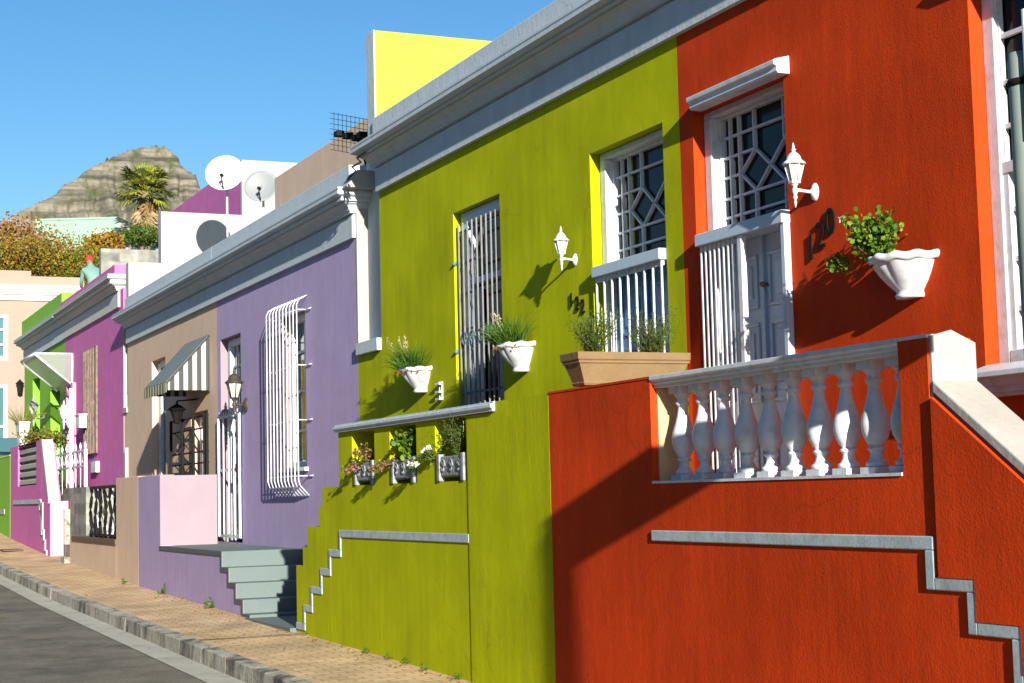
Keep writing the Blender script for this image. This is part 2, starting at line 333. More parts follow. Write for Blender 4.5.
def fanlight(parent, x0, x1, z0, z1, y, mframe, name='fanlight'):
    f = MB(); t = .022
    for a in ((x0, x0+t), (x1-t, x1)): f.box(a[0], a[1], y-.04, y+.03, z0, z1)
    for a in ((z0, z0+t), (z1-t, z1)): f.box(x0+t, x1-t, y-.04, y+.03, a[0], a[1])
    w_ = f.build(name, mframe, parent, bevel=.004)
    X0, X1, Z0, Z1 = x0+t, x1-t, z0+t, z1-t
    P = lambda u, v: (X0+(X1-X0)*u, y-.012, Z1-(Z1-Z0)*v)
    b = MB(); s_ = .0155
    def ln(u0_, v0_, u1_, v1_, o=0):
        a = P(u0_, v0_); c = P(u1_, v1_); b.bar((a[0], a[1]+o, a[2]), (c[0], c[1]+o, c[2]), s_, .028)
    for u in (.10, .22): ln(u, 0, u, 1)
    for u in (.42, .80):
        ln(u, 0, u, .33, .002); ln(u, .68, u, 1, .002)
    for v in (.16, .84): ln(0, v, 1, v, .005)
    ln(0, .33, .42, .33, .005); ln(.80, .33, 1, .33, .005); ln(0, .5, .22, .5, .005); ln(0, .68, .42, .68, .005); ln(.80, .68, 1, .68, .005); ln(.42, .68, .8, .68, .005)
    for q in ((.42, .33, .80, .68), (.80, .33, .42, .68), (.42, .33, .22, .5), (.22, .5, .42, .68), (.80, .33, 1, .5), (1, .5, .80, .68)): ln(*q, .008)
    b.build('lattice', mframe, w_)
    g = MB(); g.box(X0, X1, y+.012, y+.02, Z0, Z1); g.build('pane', GLS, w_)
def lantern(name, label, x, z, out, mt, glass, tgt_group=None, s=1.0, y=6.0, up_=True):
    """wall carriage lantern; back plate at (x,y,z); body stands out along -y"""
    t = thing(name, label, 'wall lamp', (x, y, z), tgt_group)
    b = MB(); b.lathe([(0, -.0), (.0, .0)], (x, y, z), 4)
    # plate: oval disc
    b = MB(); vs = []
    pr = [(0.001, -.035), (.02, -.035), (.04, -.022), (.055, -.012), (.06, 0)]
    n = 20; vs = []; fs = []
    for r, dy in pr:
        for k in range(n): a = 2*PI*k/n; vs.append((x+r*s*.8*math.cos(a), y+dy*s, z+r*s*1.15*math.sin(a)))
    for i in range(len(pr)-1):
        for k in range(n): fs.append((i*n+k, i*n+(k+1) % n, (i+1)*n+(k+1) % n, (i+1)*n+k))
    b.add(vs, fs, 0, True); b.build('back_plate', mt, t)
    yc = y-out
    a = MB(); a.tube([(x, y-.02, z), (x, y-.07*s, z), (x, yc+.03, z+.006*s), (x, yc, z+.0)], [.017*s, .012*s, .013*s, .018*s], 10)
    a.lathe([(.001, -.125*s), (.006*s, -.11*s), (.012*s, -.085*s), (.006*s, -.07*s), (.018*s, -.05*s), (.012*s, -.03*s), (.022*s, -.01*s), (.022*s, .01*s), (.014*s, .03*s), (.028*s, .05*s), (.03*s, .06*s)], (x, yc, z), 12)
    a.build('arm', mt, t)
    zb = z+.06*s; zt = z+.20*s; r0_, r1_ = .036*s, .072*s; n = 6
    g = MB(); g.lathe([(r0_-.003, 0), (r1_-.004, zt-zb)], (x, yc, zb), n, smooth=False); g.build('glass', glass, t)
    f = MB()
    for k in range(n):
        an = 2*PI*k/n; f.tube([(x+r0_*math.cos(an), yc+r0_*math.sin(an), zb), (x+r1_*math.cos(an), yc+r1_*math.sin(an), zt)], .0055*s, 6)
    f.lathe([(.0, -.004), (r0_+.006, -.004), (r0_+.008, .008), (r0_, .014)], (x, yc, zb), n, smooth=False)
    f.lathe([(r1_-.006, -.004), (r1_+.004, -.006), (r1_+.018*s, 0), (r1_+.012*s, .010*s), (.058*s, .03*s), (.05*s, .055*s), (.036*s, .075*s), (.016*s, .088*s), (.012*s, .10*s), (.02*s, .108*s), (.008*s, .118*s), (.012*s, .128*s), (.002*s, .16*s)], (x, yc, zt), 12)
    f.build('lamp_head', mt, t); return t
def half_pot(label, x, zt, R=.24, Hh=.245, group=None, y=6.0):
    t = thing('wall_planter', label, 'planter', (x, y, zt-Hh), group)
    b = MB(); z0 = zt-Hh
    fl = lambda a, z: .96+.11*abs(math.sin(a*4.5))**.7*min(1, max(0, (z-.04)*8))
    prof = [(.0, 0), (R*.42, 0), (R*.44, .02), (R*.40, .03), (R*.42, .045), (R*.60, .09), (R*.74, .14), (R*.83, .18), (R*.88, .205)]
    b.lathe(prof, (x, y, z0), 40, 0, PI, 2*PI, fl)
    b.build('bowl', WHT, t)
    b = MB(); vs = []; fs = []; n = 60
    ring = [(.87, .200), (.97, .205), (1.02, .222), (1.02, .238), (.97, .25), (.90, .246), (.86, .225)]
    for (rr, zz) in ring:
        for k in range(n+1):
            a = PI+PI*k/n; wv = 1+.018*math.cos(a*12)
            vs.append((x+R*rr*wv*math.cos(a), y+R*rr*wv*math.sin(a), z0+zz+.005*math.cos(a*12)))
    for i in range(len(ring)-1):
        for k in range(n): fs.append((i*(n+1)+k, i*(n+1)+k+1, (i+1)*(n+1)+k+1, (i+1)*(n+1)+k))
    b.add(vs, fs, 0, True); b.build('rim', WHT, t)
    b = MB(); b.lathe([(0, .215), (R*.87, .212)], (x, y, z0), 20, 0, PI, 2*PI); b.build('soil', SOIL, t)
    return t
def leaf(mb, p, size, mi=0, asp=.6, r=rnd, d=None):
    d = Vector(d) if d is not None else Vector((r.gauss(0, 1), r.gauss(0, 1), r.gauss(0, 1))); d.normalize()
    a = d.cross(Vector((r.gauss(0, 1), r.gauss(0, 1), r.gauss(0, 1)))).normalized(); n = d.cross(a)
    p = Vector(p); L_ = size; w_ = size*asp
    mb.add([p, p+d*L_*.35+a*w_/2+n*L_*.05, p+d*L_*.8+a*w_*.38, p+d*L_, p+d*L_*.8-a*w_*.38, p+d*L_*.35-a*w_/2+n*L_*.05], [(0, 1, 2, 3), (0, 3, 4, 5)], mi)
def blade(mb, p, d, L_, wd, droop, mi=0, r=rnd, seg=5):
    p = Vector(p); d = Vector(d).normalized(); s_ = d.cross(Vector((r.gauss(0, 1), r.gauss(0, 1), .3))).normalized(); vs = []; q = p.copy()
    for i in range(seg+1):
        t = i/seg; ww = wd*(1-t)**.6*.5+.0004
        vs += [q-s_*ww, q+s_*ww]; dd = (d+Vector((0, 0, -droop*t*t*2))).normalized(); q = q+dd*(L_/seg)
    mb.add(vs, [(2*i, 2*i+1, 2*i+3, 2*i+2) for i in range(seg)], mi)
def grass_plant(label, x, y, z, n=460, L_=.29, spread=.21, dry=8, group=None, name='grassy_plant', mats=None, dmax=.42, side=1.0):
    t = thing(name, label, 'plant', (x, y, z), group); b = MB(); r = random.Random(int(abs(x*977)))
    for i in range(n):
        a = r.uniform(0, 2*PI); rr = spread*.7*math.sqrt(r.random()); px, py = x+rr*math.cos(a), y-abs(rr*math.sin(a))*side if side else y+rr*math.sin(a)
        blade(b, (px, py, z), (math.cos(a)*.9+r.gauss(0, .3), (-abs(math.sin(a))*.6 if side else math.sin(a))+r.gauss(0, .3), r.uniform(.6, 2.2)), L_*r.uniform(.6, 1.25), .009, r.uniform(.2, .8), 0 if r.random() < .8 else 1, r)
    b.build('leaves', mats or [LF4, LF2], t)
    if dry:
        b = MB()
        for i in range(dry):
            a = r.uniform(-.9, .7); L2 = r.uniform(.7, 1)*dmax
            p0 = Vector((x+r.uniform(-.08, .08), y-.05-r.random()*.06, z)); d = Vector((math.sin(a), -.25+r.uniform(-.2, .2), math.cos(a))).normalized()
            p1 = p0+d*L2*.6; p2 = p0+d*L2+Vector((math.sin(a)*.03, 0, -.02)); b.tube([p0, p1, p2], [.0022, .0018, .0012], 5)
            for k in range(6): leaf(b, p0+d*L2*r.uniform(.75, 1), .02, r=r)
        b.build('stalks', DRY, t)
    b = MB()
    for i in range(140):
        a = r.uniform(0, 2*PI); rr = spread*1.05*math.sqrt(r.random()); leaf(b, (x+rr*math.cos(a), y-abs(rr*math.sin(a)) if side else y+rr*math.sin(a), z+r.uniform(0, .025)), .025, r=r)
    b.build('dead_leaves', AUT, t); return t
def bush_plant(label, name, x, y, z, h, spread, nst=14, nleaf=22, ls=.028, mats=None, flower=0, fm=None, group=None, lean=(0, 0), asp=.6, seed=1, trail=0, cat='plant'):
    t = thing(name, label, cat, (x, y, z), group); r = random.Random(seed); s_ = MB(); b = MB(); fl = MB()
    for i in range(nst):
        a = r.uniform(0, 2*PI); out = spread*math.sqrt(r.random()); hh = h*r.uniform(.55, 1)
        p0 = Vector((x+r.uniform(-.05, .05), y+r.uniform(-.04, .04), z))
        tip = Vector((x+out*math.cos(a)+lean[0]*hh, y+out*math.sin(a)*.7+lean[1]*hh, z+hh))
        if trail and i < trail: tip = Vector((x+lean[0]*.3-out*1.2, y-.1-out*.5, z-h*r.uniform(.1, .45)))
        mid = p0*.5+tip*.5+Vector((r.gauss(0, .02), r.gauss(0, .02), .05 if i < trail else -.01))
        s_.tube([p0, mid, tip], [.004, .003, .0015], 5)
        for k in range(nleaf):
            q = r.random()**.7; c = (p0*(1-q)**2+mid*2*q*(1-q)+tip*q*q)
            leaf(b, c+Vector((r.gauss(0, 1), r.gauss(0, 1), r.gauss(0, 1)))*spread*.09, ls*r.uniform(.6, 1.2), r.randrange(len(mats)), asp, r)
        if flower and i % max(1, nst//flower) == 0:
            for k in range(14):
                leaf(fl, tip, .03, 0, .8, r)
    s_.build('stems', LF3, t); b.build('leaves', mats, t)
    if fl.v: fl.build('flowers', fm or FLW, t)
    return t
def number_text(txt, name, label, items, h, parent=None):
    t = thing(name, label, 'house number', items[0][1])
    for ch, (x, y, z) in items:
        cu = bpy.data.curves.new('digit', 'FONT'); cu.body = ch; cu.size = h/.7; cu.extrude = .004; cu.align_x = 'CENTER'; cu.offset = .001
        tmp = bpy.data.objects.new('tmp', cu); sc.collection.objects.link(tmp); dg = C.evaluated_depsgraph_get()
        me = bpy.data.meshes.new_from_object(tmp.evaluated_get(dg)); bpy.data.objects.remove(tmp)
        me.transform(Matrix.Rotation(math.radians(90), 4, 'X')); me.materials.clear(); me.materials.append(BLK)
        o = bpy.data.objects.new('digit', me); sc.collection.objects.link(o); o.parent = t; o.location = Vector((x, y, z-h/2))-Vector(items[0][1])
    return t
def panel_door(parent, x0, x1, z0, z1, y, m, cols=2, rows=((.08, .36), (.42, .70), (.75, .94)), knob=None):
    d = MB(); d.box(x0, x1, y, y+.05, z0, z1); dm = d.build('door', m, parent)
    p = MB(); cw = (x1-x0)/cols
    for c in range(cols):
        for a, b in rows:
            X0, X1 = x0+cw*c+.07, x0+cw*(c+1)-.07; Z0, Z1 = z0+(z1-z0)*a, z0+(z1-z0)*b
            for q in ((X0, X1, Z0, Z0+.025), (X0, X1, Z1-.025, Z1), (X0, X0+.025, Z0+.025, Z1-.025), (X1-.025, X1, Z0+.025, Z1-.025)): p.box(q[0], q[1], y-.014, y+.002, q[2], q[3])
            p.box(X0+.07, X1-.07, y-.010, y+.002, Z0+.07, Z1-.07)
    p.build('door_panel', m, dm, bevel=.005)
    if cols == 2:
        s_ = MB(); s_.box((x0+x1)/2-.02, (x0+x1)/2+.02, y-.02, y, z0, z1); s_.build('door_rail', m, dm)
    if knob:
        k = MB(); k.lathe([(0, -.02), (.02, -.015), (.025, 0), (.02, .015), (0, .02)], (knob[0], y-.045, knob[1]), 12); k.tube([(knob[0], y-.04, knob[1]), (knob[0], y, knob[1])], .012)
        k.build('handle', mat('aged_brass', (.30, .20, .08), .35, metal=.8), dm)
    return dm
def bar_gate(parent, x0, x1, z0, z1, y, n, m, w_=.022, rails=(0, 1), name='security_gate', rr=None):
    b = MB()
    for i in range(n):
        x = x0+(x1-x0)*i/(n-1); b.box(x-w_/2, x+w_/2, y-w_/2, y+w_/2, z0, z1)
    for q in rails:
        z = z0+(z1-z0)*q; b.box(x0-.01, x1+.01, y-.008+.012, y+.008+.012, z-.02, z+.02)
    return b.build(name, m, parent)
def house_body(parent, x0, x1, ztop, mroof=None, mside=WHP, yb=14.0, yf=6.32, zb=-2.0):
    b = MB(); b.box(x0+.02, x1-.02, yf+.03, yb, zb, ztop); b.build('rear_walls', mside, parent)
    b = MB(); b.box(x0+.02, x1-.02, yf-.15, yb+.1, ztop, ztop+.12); b.build('roof', mroof or mat('grey_roof_sheet', (.30, .30, .29), .7, var=.1), parent)
def backing(parent, x0, x1, z0, z1, y=6.29, m=None, name='interior_panel'):
    b = MB(); b.box(x0-.01, x1+.01, y, y+.04, z0-.01, z1+.01); b.build(name, m or mat('dark_interior', (.02, .018, .016), .8), parent)

# ================================================================== RED HOUSE (no. 120)
hr = thing('red_house', 'orange red painted house number 120 with white door hood and fanlight, rightmost', 'house', (-6, 6, -1.6))
XR0, XR1 = -10.45, -1.5
RO = (-10.26, -9.08, -.28, 2.67); RW = (-7.235, -6.1, .62, 2.75)
mb = MB(); wall_open(mb, XR0, XR1, -2.2, 3.75, [RO, RW], 6.0, .3); mb.build('wall', RED, hr)
house_body(hr, XR0, XR1, 3.9)
# door hood
mb = MB(); pr = [(0, 0), (.09, 0), (.10, .015), (.10, .045), (.12, .055), (.125, .085), (.10, .095), (0, .12)]
mb.prismX([(6.0-p, 2.655+z) for p, z in pr], -10.13, -9.0); mb.build('door_hood', WHT, hr, bevel=.004)
# outer frame
df = MB()
for q in ((-10.25, -10.16, -.25, 2.62), (-9.14, -9.085, -.25, 2.62)): df.box(q[0], q[1], 6.085, 6.2, q[2], q[3])
df.box(-10.25, -9.085, 6.085, 6.2, 2.62, 2.668); df = df.build('door_frame', WHT, hr, bevel=.006)
fanlight(df, -10.16, -9.14, 1.74, 2.62, 6.19, WHT)
tr = MB(); tr.box(-10.17, -9.06, 5.93, 6.0, 1.69, 1.775); tr.box(-10.15, -9.08, 6.0, 6.16, 1.70, 1.76)
tr.box(-9.11, -9.065, 5.95, 6.0, -.24, 1.69); tr.build('transom', BLW, df, bevel=.005)
panel_door(hr, -10.16, -9.14, -.25, 1.70, 6.16, BLW, 2, knob=(-9.60, 1.36))
g = bar_gate(hr, -10.14, -9.66, -.24, 1.69, 5.965, 9, WHT, .014, (0.01, .99), 'folding_security_gate')
gp = MB(); gp.box(-9.63, -9.585, 5.945, 5.985, -.24, 1.69); gp.build('gate_post', WHT, g)
backing(hr, *RO)
# right window
wf = MB()
for q in ((RW[0]+.0, RW[0]+.09), (RW[1]-.09, RW[1])): wf.box(q[0], q[1], 6.09, 6.19, RW[2]+.003, RW[3]-.003)
wf.box(RW[0]+.09, RW[1]-.09, 6.09, 6.19, RW[2], RW[2]+.08); wf.box(RW[0]+.09, RW[1]-.09, 6.09, 6.19, RW[3]-.08, RW[3])
win = wf.build('window', WHT, hr, bevel=.006)
sb = MB(); a0, a1 = RW[0]+.09, RW[1]-.09
for i in range(4):
    x = a0+(a1-a0)*i/3; sb.box(x-.014, x+.014, 6.12, 6.15, RW[2]+.08, RW[3]-.08)
for z in (.92, 1.19, 1.46, 1.92, 2.16, 2.42): sb.box(a0, a1, 6.125, 6.148, z-.013, z+.013)
sb.box(a0, a1, 6.10, 6.15, 1.66, 1.72); sb.box(a0, a0+.045, 6.105, 6.155, .7, 1.659); sb.build('sash', WHT, win)
gl = MB(); gl.box(a0, a1, 6.16, 6.17, RW[2]+.08, RW[3]-.08); gl.build('pane', GLS, win)
cu = MB(); cu.box(a0, a0+.02, 6.175, 6.185, RW[2], RW[3]); cu.build('curtain', CUR, win)
sl = MB(); pr = [(0, 0), (.05, 0), (.06, .015), (.08, .02), (.085, .045), (.11, .055), (.135, .09), (.17, .10), (.17, .13), (0, .18)]
sl.prismX([(6.0-p, .445+z) for p, z in pr], -7.22, -5.9); sl.box(-7.22, -5.9, 5.99, 6.09, .5, .62); sl.build('sill', WHT, win, bevel=.004)
hd = MB(); hd.prismX([(6.0-p, 2.80+z) for p, z in [(0, 0), (.07, 0), (.09, .08), (0, .12)]], -7.16, -5.9); hd.build('window_hood', WHT, hr, bevel=.004)
backing(hr, *RW)
cornice('cornice', hr, XR0+.0, XR1, 3.28, 3.55, 3.72, 4.08, left=False, right=True)
# numbers
number_text('120', 'house_number', 'black house number 120 rising to the right beside the red house door', [('1', (-8.83, 5.99, 1.50)), ('2', (-8.72, 5.99, 1.56)), ('0', (-8.61, 5.99, 1.63))], .165)
lantern('wall_lantern', 'white carriage lantern with frosted glass on the red wall beside the door', -8.77, 1.84, .15, WHT, CLR, s=.85)
half_pot('white scalloped half bowl planter on the red wall beneath a round leafed plant', -7.83, 1.30, .245)
bush_plant('round leafed green plant with one white bloom leaning left from the red wall planter', 'flowering_plant', -7.90, 5.84, 1.28, .30, .21, 34, 34, .032, [LF1, LF2], 1, FLW, lean=(-.28, -.1), asp=.85, seed=5, trail=0)
bush_plant('small trailing sprig hanging beside the red house number', 'trailing_sprig', -8.22, 5.80, 1.27, .10, .10, 7, 20, .030, [LF1, LF2], 0, None, lean=(-1.2, 0), asp=.85, seed=9)

# ================================================================== GREEN HOUSE (no. 122)
hg = thing('green_house', 'yellow green painted house number 122 between the red house and the lilac one', 'house', (-14, 6, -1.6))
XG0, XG1 = -17.0, -10.45
GR = (-11.91, -10.70, -.28, 2.70); GL = (-14.87, -13.74, -.28, 2.70)
mb = MB(); wall_open(mb, XG0, XG1-.001, -2.2, 3.75, [GR, GL], 6.0, .3); mb.build('wall', GRN, hg)
mb = MB(); mb.box(-17.79, XG0, 6.0, 6.3, -2.2, 1.56); mb.box(-17.79, XG0-.001, 6.13, 6.3, 1.56, 3.75, 1); mb.build('side_bay_wall', [GRN, COR], hg)
mb = MB(); mb.box(-17.73, -17.01, 5.95, 6.13, 1.565, 1.70); mb.build('ledge', COR, hg, bevel=.006)
house_body(hg, -17.79, XG1, 3.9)
cornice('cornice', hg, -16.98, XG1-.002, 3.28, 3.55, 3.72, 4.08, left=True, right=False)
mb = MB(); mb.box(-17.22, -16.98, 5.981, 14.0, 3.6, 5.07); mb.box(-17.225, -16.975, 5.96, 5.98, 3.83, 5.075, 1); mb.build('party_wall', [mat('sunlit_yellow_green_plaster', (.31, .33, .03), .8, var=.05), COR], hg, bevel=.008)  # wall green carries the yellow of its sunlit side
# right door
df = MB()
for q in ((-11.90, -11.81), (-10.77, -10.71)): df.box(q[0], q[1], 6.085, 6.2, -.25, 2.645)
df.box(-11.90, -10.71, 6.085, 6.2, 2.645, 2.695); df = df.build('door_frame', WHT, hg, bevel=.006)
fanlight(df, -11.81, -10.77, 1.74, 2.645, 6.19, WHT)
tr = MB(); tr.box(-11.82, -10.71, 5.94, 6.01, 1.68, 1.765); tr.box(-11.8, -10.72, 6.01, 6.16, 1.69, 1.75); tr.build('transom', BLW, df, bevel=.005)
panel_door(hg, -11.81, -10.77, -.25, 1.69, 6.16, BLU, 2)
bar_gate(hg, -11.80, -10.74, -.24, 1.68, 5.975, 9, WHT, .014, (.01, .5, .99))
backing(hg, *GR)
# left door : tall barred door
df = MB()
for q in ((-14.85, -14.70), (-13.82, -13.76)): df.box(q[0], q[1], 6.07, 6.2, -.25, 2.58)
df.box(-14.85, -13.76, 6.07, 6.2, 2.58, 2.695); df.box(-14.70, -13.82, 6.09, 6.19, 1.98, 2.04); df = df.build('door_frame', BLW, hg, bevel=.006)
gl = MB(); gl.box(-14.70, -13.82, 6.16, 6.18, -.2, 2.58); gl.build('pane', GLS, df)
cu = MB()
xs = [-14.68+i*.02 for i in range(44)]
for i in range(43):
    if 8 < i < 25 or i > 29: continue
    y0 = 6.135+.012*math.sin(i*1.3); y1 = 6.135+.012*math.sin((i+1)*1.3); zb_ = -.2; zt_ = 1.95 if i < 25 else 1.5
    cu.quad((xs[i], y0, zb_), (xs[i+1], y1, zb_), (xs[i+1], y1, zt_), (xs[i], y0, zt_))
cu.build('curtain', CUR, df)
IRN = mat('grey_blue_iron_paint', (.10, .17, .24), .6, var=.1, scale=10, stain=(.12, .09, .06), stain_amt=.4, stain_scale=20)
g = MB()
for i in range(10):
    x = -14.80+i*.113; g.box(x-.0055, x+.0055, 6.015, 6.030, -.25, 2.58)
sg = g.build('security_gate', mat('worn_grey_iron_paint', (.15, .15, .15), .6, var=.2, scale=12), hg); g = MB()
for z in (-.05, .5, .95, 1.38, 1.56, 1.9, 2.2, 2.5): g.box(-14.83, -13.78, 6.031, 6.041, z-.011, z+.011)
g.build('cross_bars', IRN, sg)
sc_ = MB()
for i in range(5):
    xx = -14.70+i*.2
    for sg_ in (-1, 1):
        sc_.tube([(xx+sg_*(.03+.05*(1-k/12))*math.cos(k*.5), 6.02, 1.47+.06*math.sin(k*.5)) for k in range(13)], .006, 5)
sc_.build('scrollwork', IRN, sg)
for z in (2.2, 1.35, .5):
    k = MB(); k.tube([(-14.90, 6.02, z), (-14.83, 5.99, z+.01)], .02, 8); k.build('hinge', IRN, hg)
backing(hg, *GL)
number_text('122', 'house_number', 'small black house number 122 stepping down the green wall', [('1', (-12.30, 5.99, 1.565)), ('2', (-12.19, 5.99, 1.525)), ('2', (-12.09, 5.99, 1.49))], .115)
lantern('wall_lantern', 'white carriage lantern with clear glass on the green wall', -12.22, 1.885, .125, WHT, CLR, s=.76)
GP = 'white half bowl planters on the green wall'
half_pot('white half bowl planter on the green wall below the lantern', -13.29, 1.29, .245, group=GP)
half_pot('white half bowl planter on the green wall left of the barred door', -15.76, 1.27, .245, group=GP)
grass_plant('grassy green plant with dry stalks in the planter below the green wall lantern', -13.29, 5.93, 1.24)
grass_plant('grassy green plant with long dry stalks in the planter left of the barred door', -15.76, 5.93, 1.22, dmax=.5)
mb = MB(); x = -15.30
for i in range(2): mb.box(x+i*.06, x+i*.06+.012, 5.985, 6.0, .92, 1.10)
for z in (.93, 1.0, 1.08): mb.box(x-.02, x+.09, 5.95, 5.985, z-.010, z+.010)
mb.build('wall_bracket', WHT, label='small white metal bracket on the green wall beside the left planter', cat='bracket')

# ================================================================== RED + GREEN TERRACE
tr_ = thing('red_terrace', 'orange red front terrace wall with white balustrade and grey stepped band', 'terrace', (-8.5, 5, -1.6))
mb = MB(); mb.prismY([(-10.66, -2.4), (-6.43, -2.4), (-6.43, .685), (-6.66, .685), (-6.66, .035), (-9.17, .035), (-9.17, .685), (-10.66, .685)], 4.992, 5.25); mb.build('wall', RED, tr_, bevel=.004)
mb = MB(); mb.box(-10.66, -9.17, 4.988, 5.27, .685, .70); mb.build('pier_cap', RED, tr_)
mb = MB(); mb.box(-10.62, -1.5, 5.25, 6.0, -2.4, -.28); mb.build('terrace_floor', mat('red_stoep_floor', (.22, .06, .04), .6, var=.15), tr_)
mb = MB(); mb.prismX([(5.0, .60), (5.0, .69), (5.12, .72), (5.26, .66), (5.26, -.3), (5.0, -.3)], -6.428, -6.41); mb.build('end_face', WHP, tr_)
mb = MB(); mb.box(-9.169, -9.155, 5.035, 5.249, .053, .622); mb.build('cream_pier_side', CRM, tr_)
# rail and sill
mb = MB(); pr = [(0, 0), (.0, .02), (-.02, .025), (-.02, .04), (-.035, .05), (-.035, .075), (0, .08), (.19, .08), (.19, 0)]
mb.prismX([(5.02+p, .625+z) for p, z in pr], -9.168, -6.662); mb.build('rail', COR if False else WHT, tr_, bevel=.003)
mb = MB(); mb.box(-9.168, -6.662, 4.985, 5.25, .036, .052); mb.build('sill', WHT, tr_)
mb = MB(); mb.box(-6.66, -6.429, 4.988, 5.10, .684, .70); mb.build('pier_cap', WHT, tr_)
BP = [(.040, .0), (.056, .0), (.058, .022), (.044, .030), (.034, .048), (.031, .07), (.037, .082), (.045, .088), (.045, .098), (.034, .104), (.046, .122), (.064, .155), (.073, .19), (.074, .225), (.066, .265), (.051, .31), (.037, .36), (.030, .40), (.030, .42), (.043, .428), (.043, .443), (.031, .452), (.036, .47), (.050, .485), (.052, .495)]
first = None
for i in range(10):
    x = -8.985+i*.2445
    if first is None:
        b = MB(); c0 = (x, 5.115, .052)
        b.box(x-.062, x+.062, 5.053, 5.177, .052, .085)
        b.lathe([(r_, z+.033) for r_, z in BP], c0, 28)
        b.box(x-.062, x+.062, 5.053, 5.177, .58, .626); first = b.build('baluster', WHT, tr_); base_x = x
    else:
        c = first.copy(); sc.collection.objects.link(c); c.parent = tr_; c.location = (x-base_x, 0, 0)
# band : red
def band_poly(mb, segs, y0, y1):
    for (xa, xb, za, zb_) in segs: mb.box(xa, xb, y0, y1, za, zb_)
mb = MB(); t_ = .065
band_poly(mb, [(-9.19, -6.44, -.315, -.25), (-6.505, -6.44, -.50, -.315), (-6.44, -6.15, -.50, -.44), (-6.215, -6.15, -.69, -.50), (-6.15, -5.86, -.69, -.63), (-5.925, -5.86, -.90, -.69), (-5.86, -5.55, -.90, -.84)], 4.978, 4.9915)
mb.build('stepped_band', BAND, tr_, bevel=.006)
# stair side wall of red house
sw = thing('stair_wall', 'red stair side wall with sloping white coping at the far right', 'wall', (-5, 5, -1.6))
mb = MB(); mb.prismY([(-6.405, .40), (-6.405, -.44), (-6.15, -.44), (-6.15, -.63), (-5.86, -.63), (-5.86, -.84), (-5.5, -.84), (-5.5, -1.05), (-5.2, -1.05), (-5.2, -2.4), (-3.2, -2.4), (-3.2, -1.75)], 4.975, 5.12); mb.build('wall', RED, sw)
mb = MB(); mb.prismY([(-6.431, -.44), (-6.431, -2.4), (-5.21, -2.4), (-5.21, -1.05), (-5.51, -1.05), (-5.51, -.84), (-5.87, -.84), (-5.87, -.63), (-6.16, -.63), (-6.16, -.44)], 4.992, 5.12); mb.build('base_wall', RED, sw)
mb = MB(); mb.prismY([(-6.405, .42), (-3.2, -1.73), (-3.2, -1.67), (-6.405, .48)], 4.99, 5.26)
mb.build('coping', WHP, sw, bevel=.008)
mb = MB(); mb.prismY([(-6.4, .41), (-3.2, -1.74), (-3.2, -1.80), (-6.4, .35)], 5.0, 5.2); mb.build('coping_shadow_strip', DKG, sw)  # dark strip paints the shadow line under the coping
for i in range(9):
    mb = MB(); mb.box(-6.2+i*.3, -5.9+i*.3, 5.122, 5.98, -2.3, -.36-i*.19); mb.build('step', STEP, sw)
# green terrace
tg = thing('green_terrace', 'yellow green front terrace wall with three flower openings and stepped left edge', 'terrace', (-14, 5, -1.6))
GO = [(-15.05, -14.41, .105, .605), (-14.00, -13.33, .105, .605), (-12.89, -12.22, .105, .605)]
mb = MB(); wall_open(mb, -15.46, -12.19, .10, .615, GO, 5.0, .25); mb.build('parapet_wall', GRN, tg)
mb = MB(); mb.prismY([(-12.19, .0999), (-12.19, -2.4), (-16.93, -2.4), (-16.93, -.69), (-16.69, -.69), (-16.69, -.50), (-16.53, -.50), (-16.53, -.29), (-16.12, -.29), (-16.12, -.08), (-16.0, -.08), (-16.0, .0999)], 5.0, 5.25); mb.build('stepped_wall', GRN, tg)
mb = MB(); mb.prismY([(-12.185, -2.4), (-10.665, -2.4), (-10.665, .69), (-11.61, .69), (-11.61, .61), (-12.185, .61)], 4.992, 5.25); mb.build('plain_wall', GRN, tg)
mb = MB(); pr = [(-.03, 0), (-.03, .02), (-.045, .03), (-.045, .055), (-.02, .06), (-.02, .075), (.27, .075), (.27, 0)]
mb.prismX([(5.0+p, .617+z) for p, z in pr], -15.50, -11.615); mb.build('rail', COR, tg, bevel=.003)
segs = [(-15.46, -12.19, -.385, -.31)]; xx = -15.46; zz = -.31
for i in range(5):
    step = (.33, .28, .33, .27, .25)[i]; segs.append((xx, xx+.055, zz-.19-.06 if False else zz-.19, zz if i else -.385)); zz -= .19
    segs.append((xx-step, xx+.055, zz-.07, zz)); xx -= step
segs = []
pts = [(-12.19, -.31), (-15.46, -.31), (-15.46, -.50), (-15.79, -.50), (-15.79, -.69), (-16.08, -.69), (-16.08, -.88), (-16.41, -.88), (-16.41, -1.075), (-16.67, -1.075), (-16.67, -1.27), (-16.93, -1.27)]
for i in range(len(pts)-1):
    (xa, za), (xb, zb_) = pts[i], pts[i+1]
    if abs(za-zb_) < .01: segs.append((xb, xa+(.05 if i else 0), za-.07, za))
    else: segs.append((xa, xa+.05, zb_+.0005, za-.0705))
mb = MB(); band_poly(mb, segs, 4.988, 5.0); mb.build('stepped_band', BAND, tg, bevel=.005)
mb = MB(); mb.box(-16.6, -10.63, 5.25, 6.0, -2.4, -.28); mb.build('terrace_floor', mat('red_stoep_floor', (.22, .06, .04)), tg)
for i in range(5):
    mb = MB(); mb.box(-16.6-.3*(i+1)*0-.0, -16.3, 5.27, 5.98, -2.3, -.30) if False else mb.box(-16.62-.06*i, -16.60, 5.26, 5.98, -2.3, -.45-.18*i)
    mb.build('step', STEP, tg)
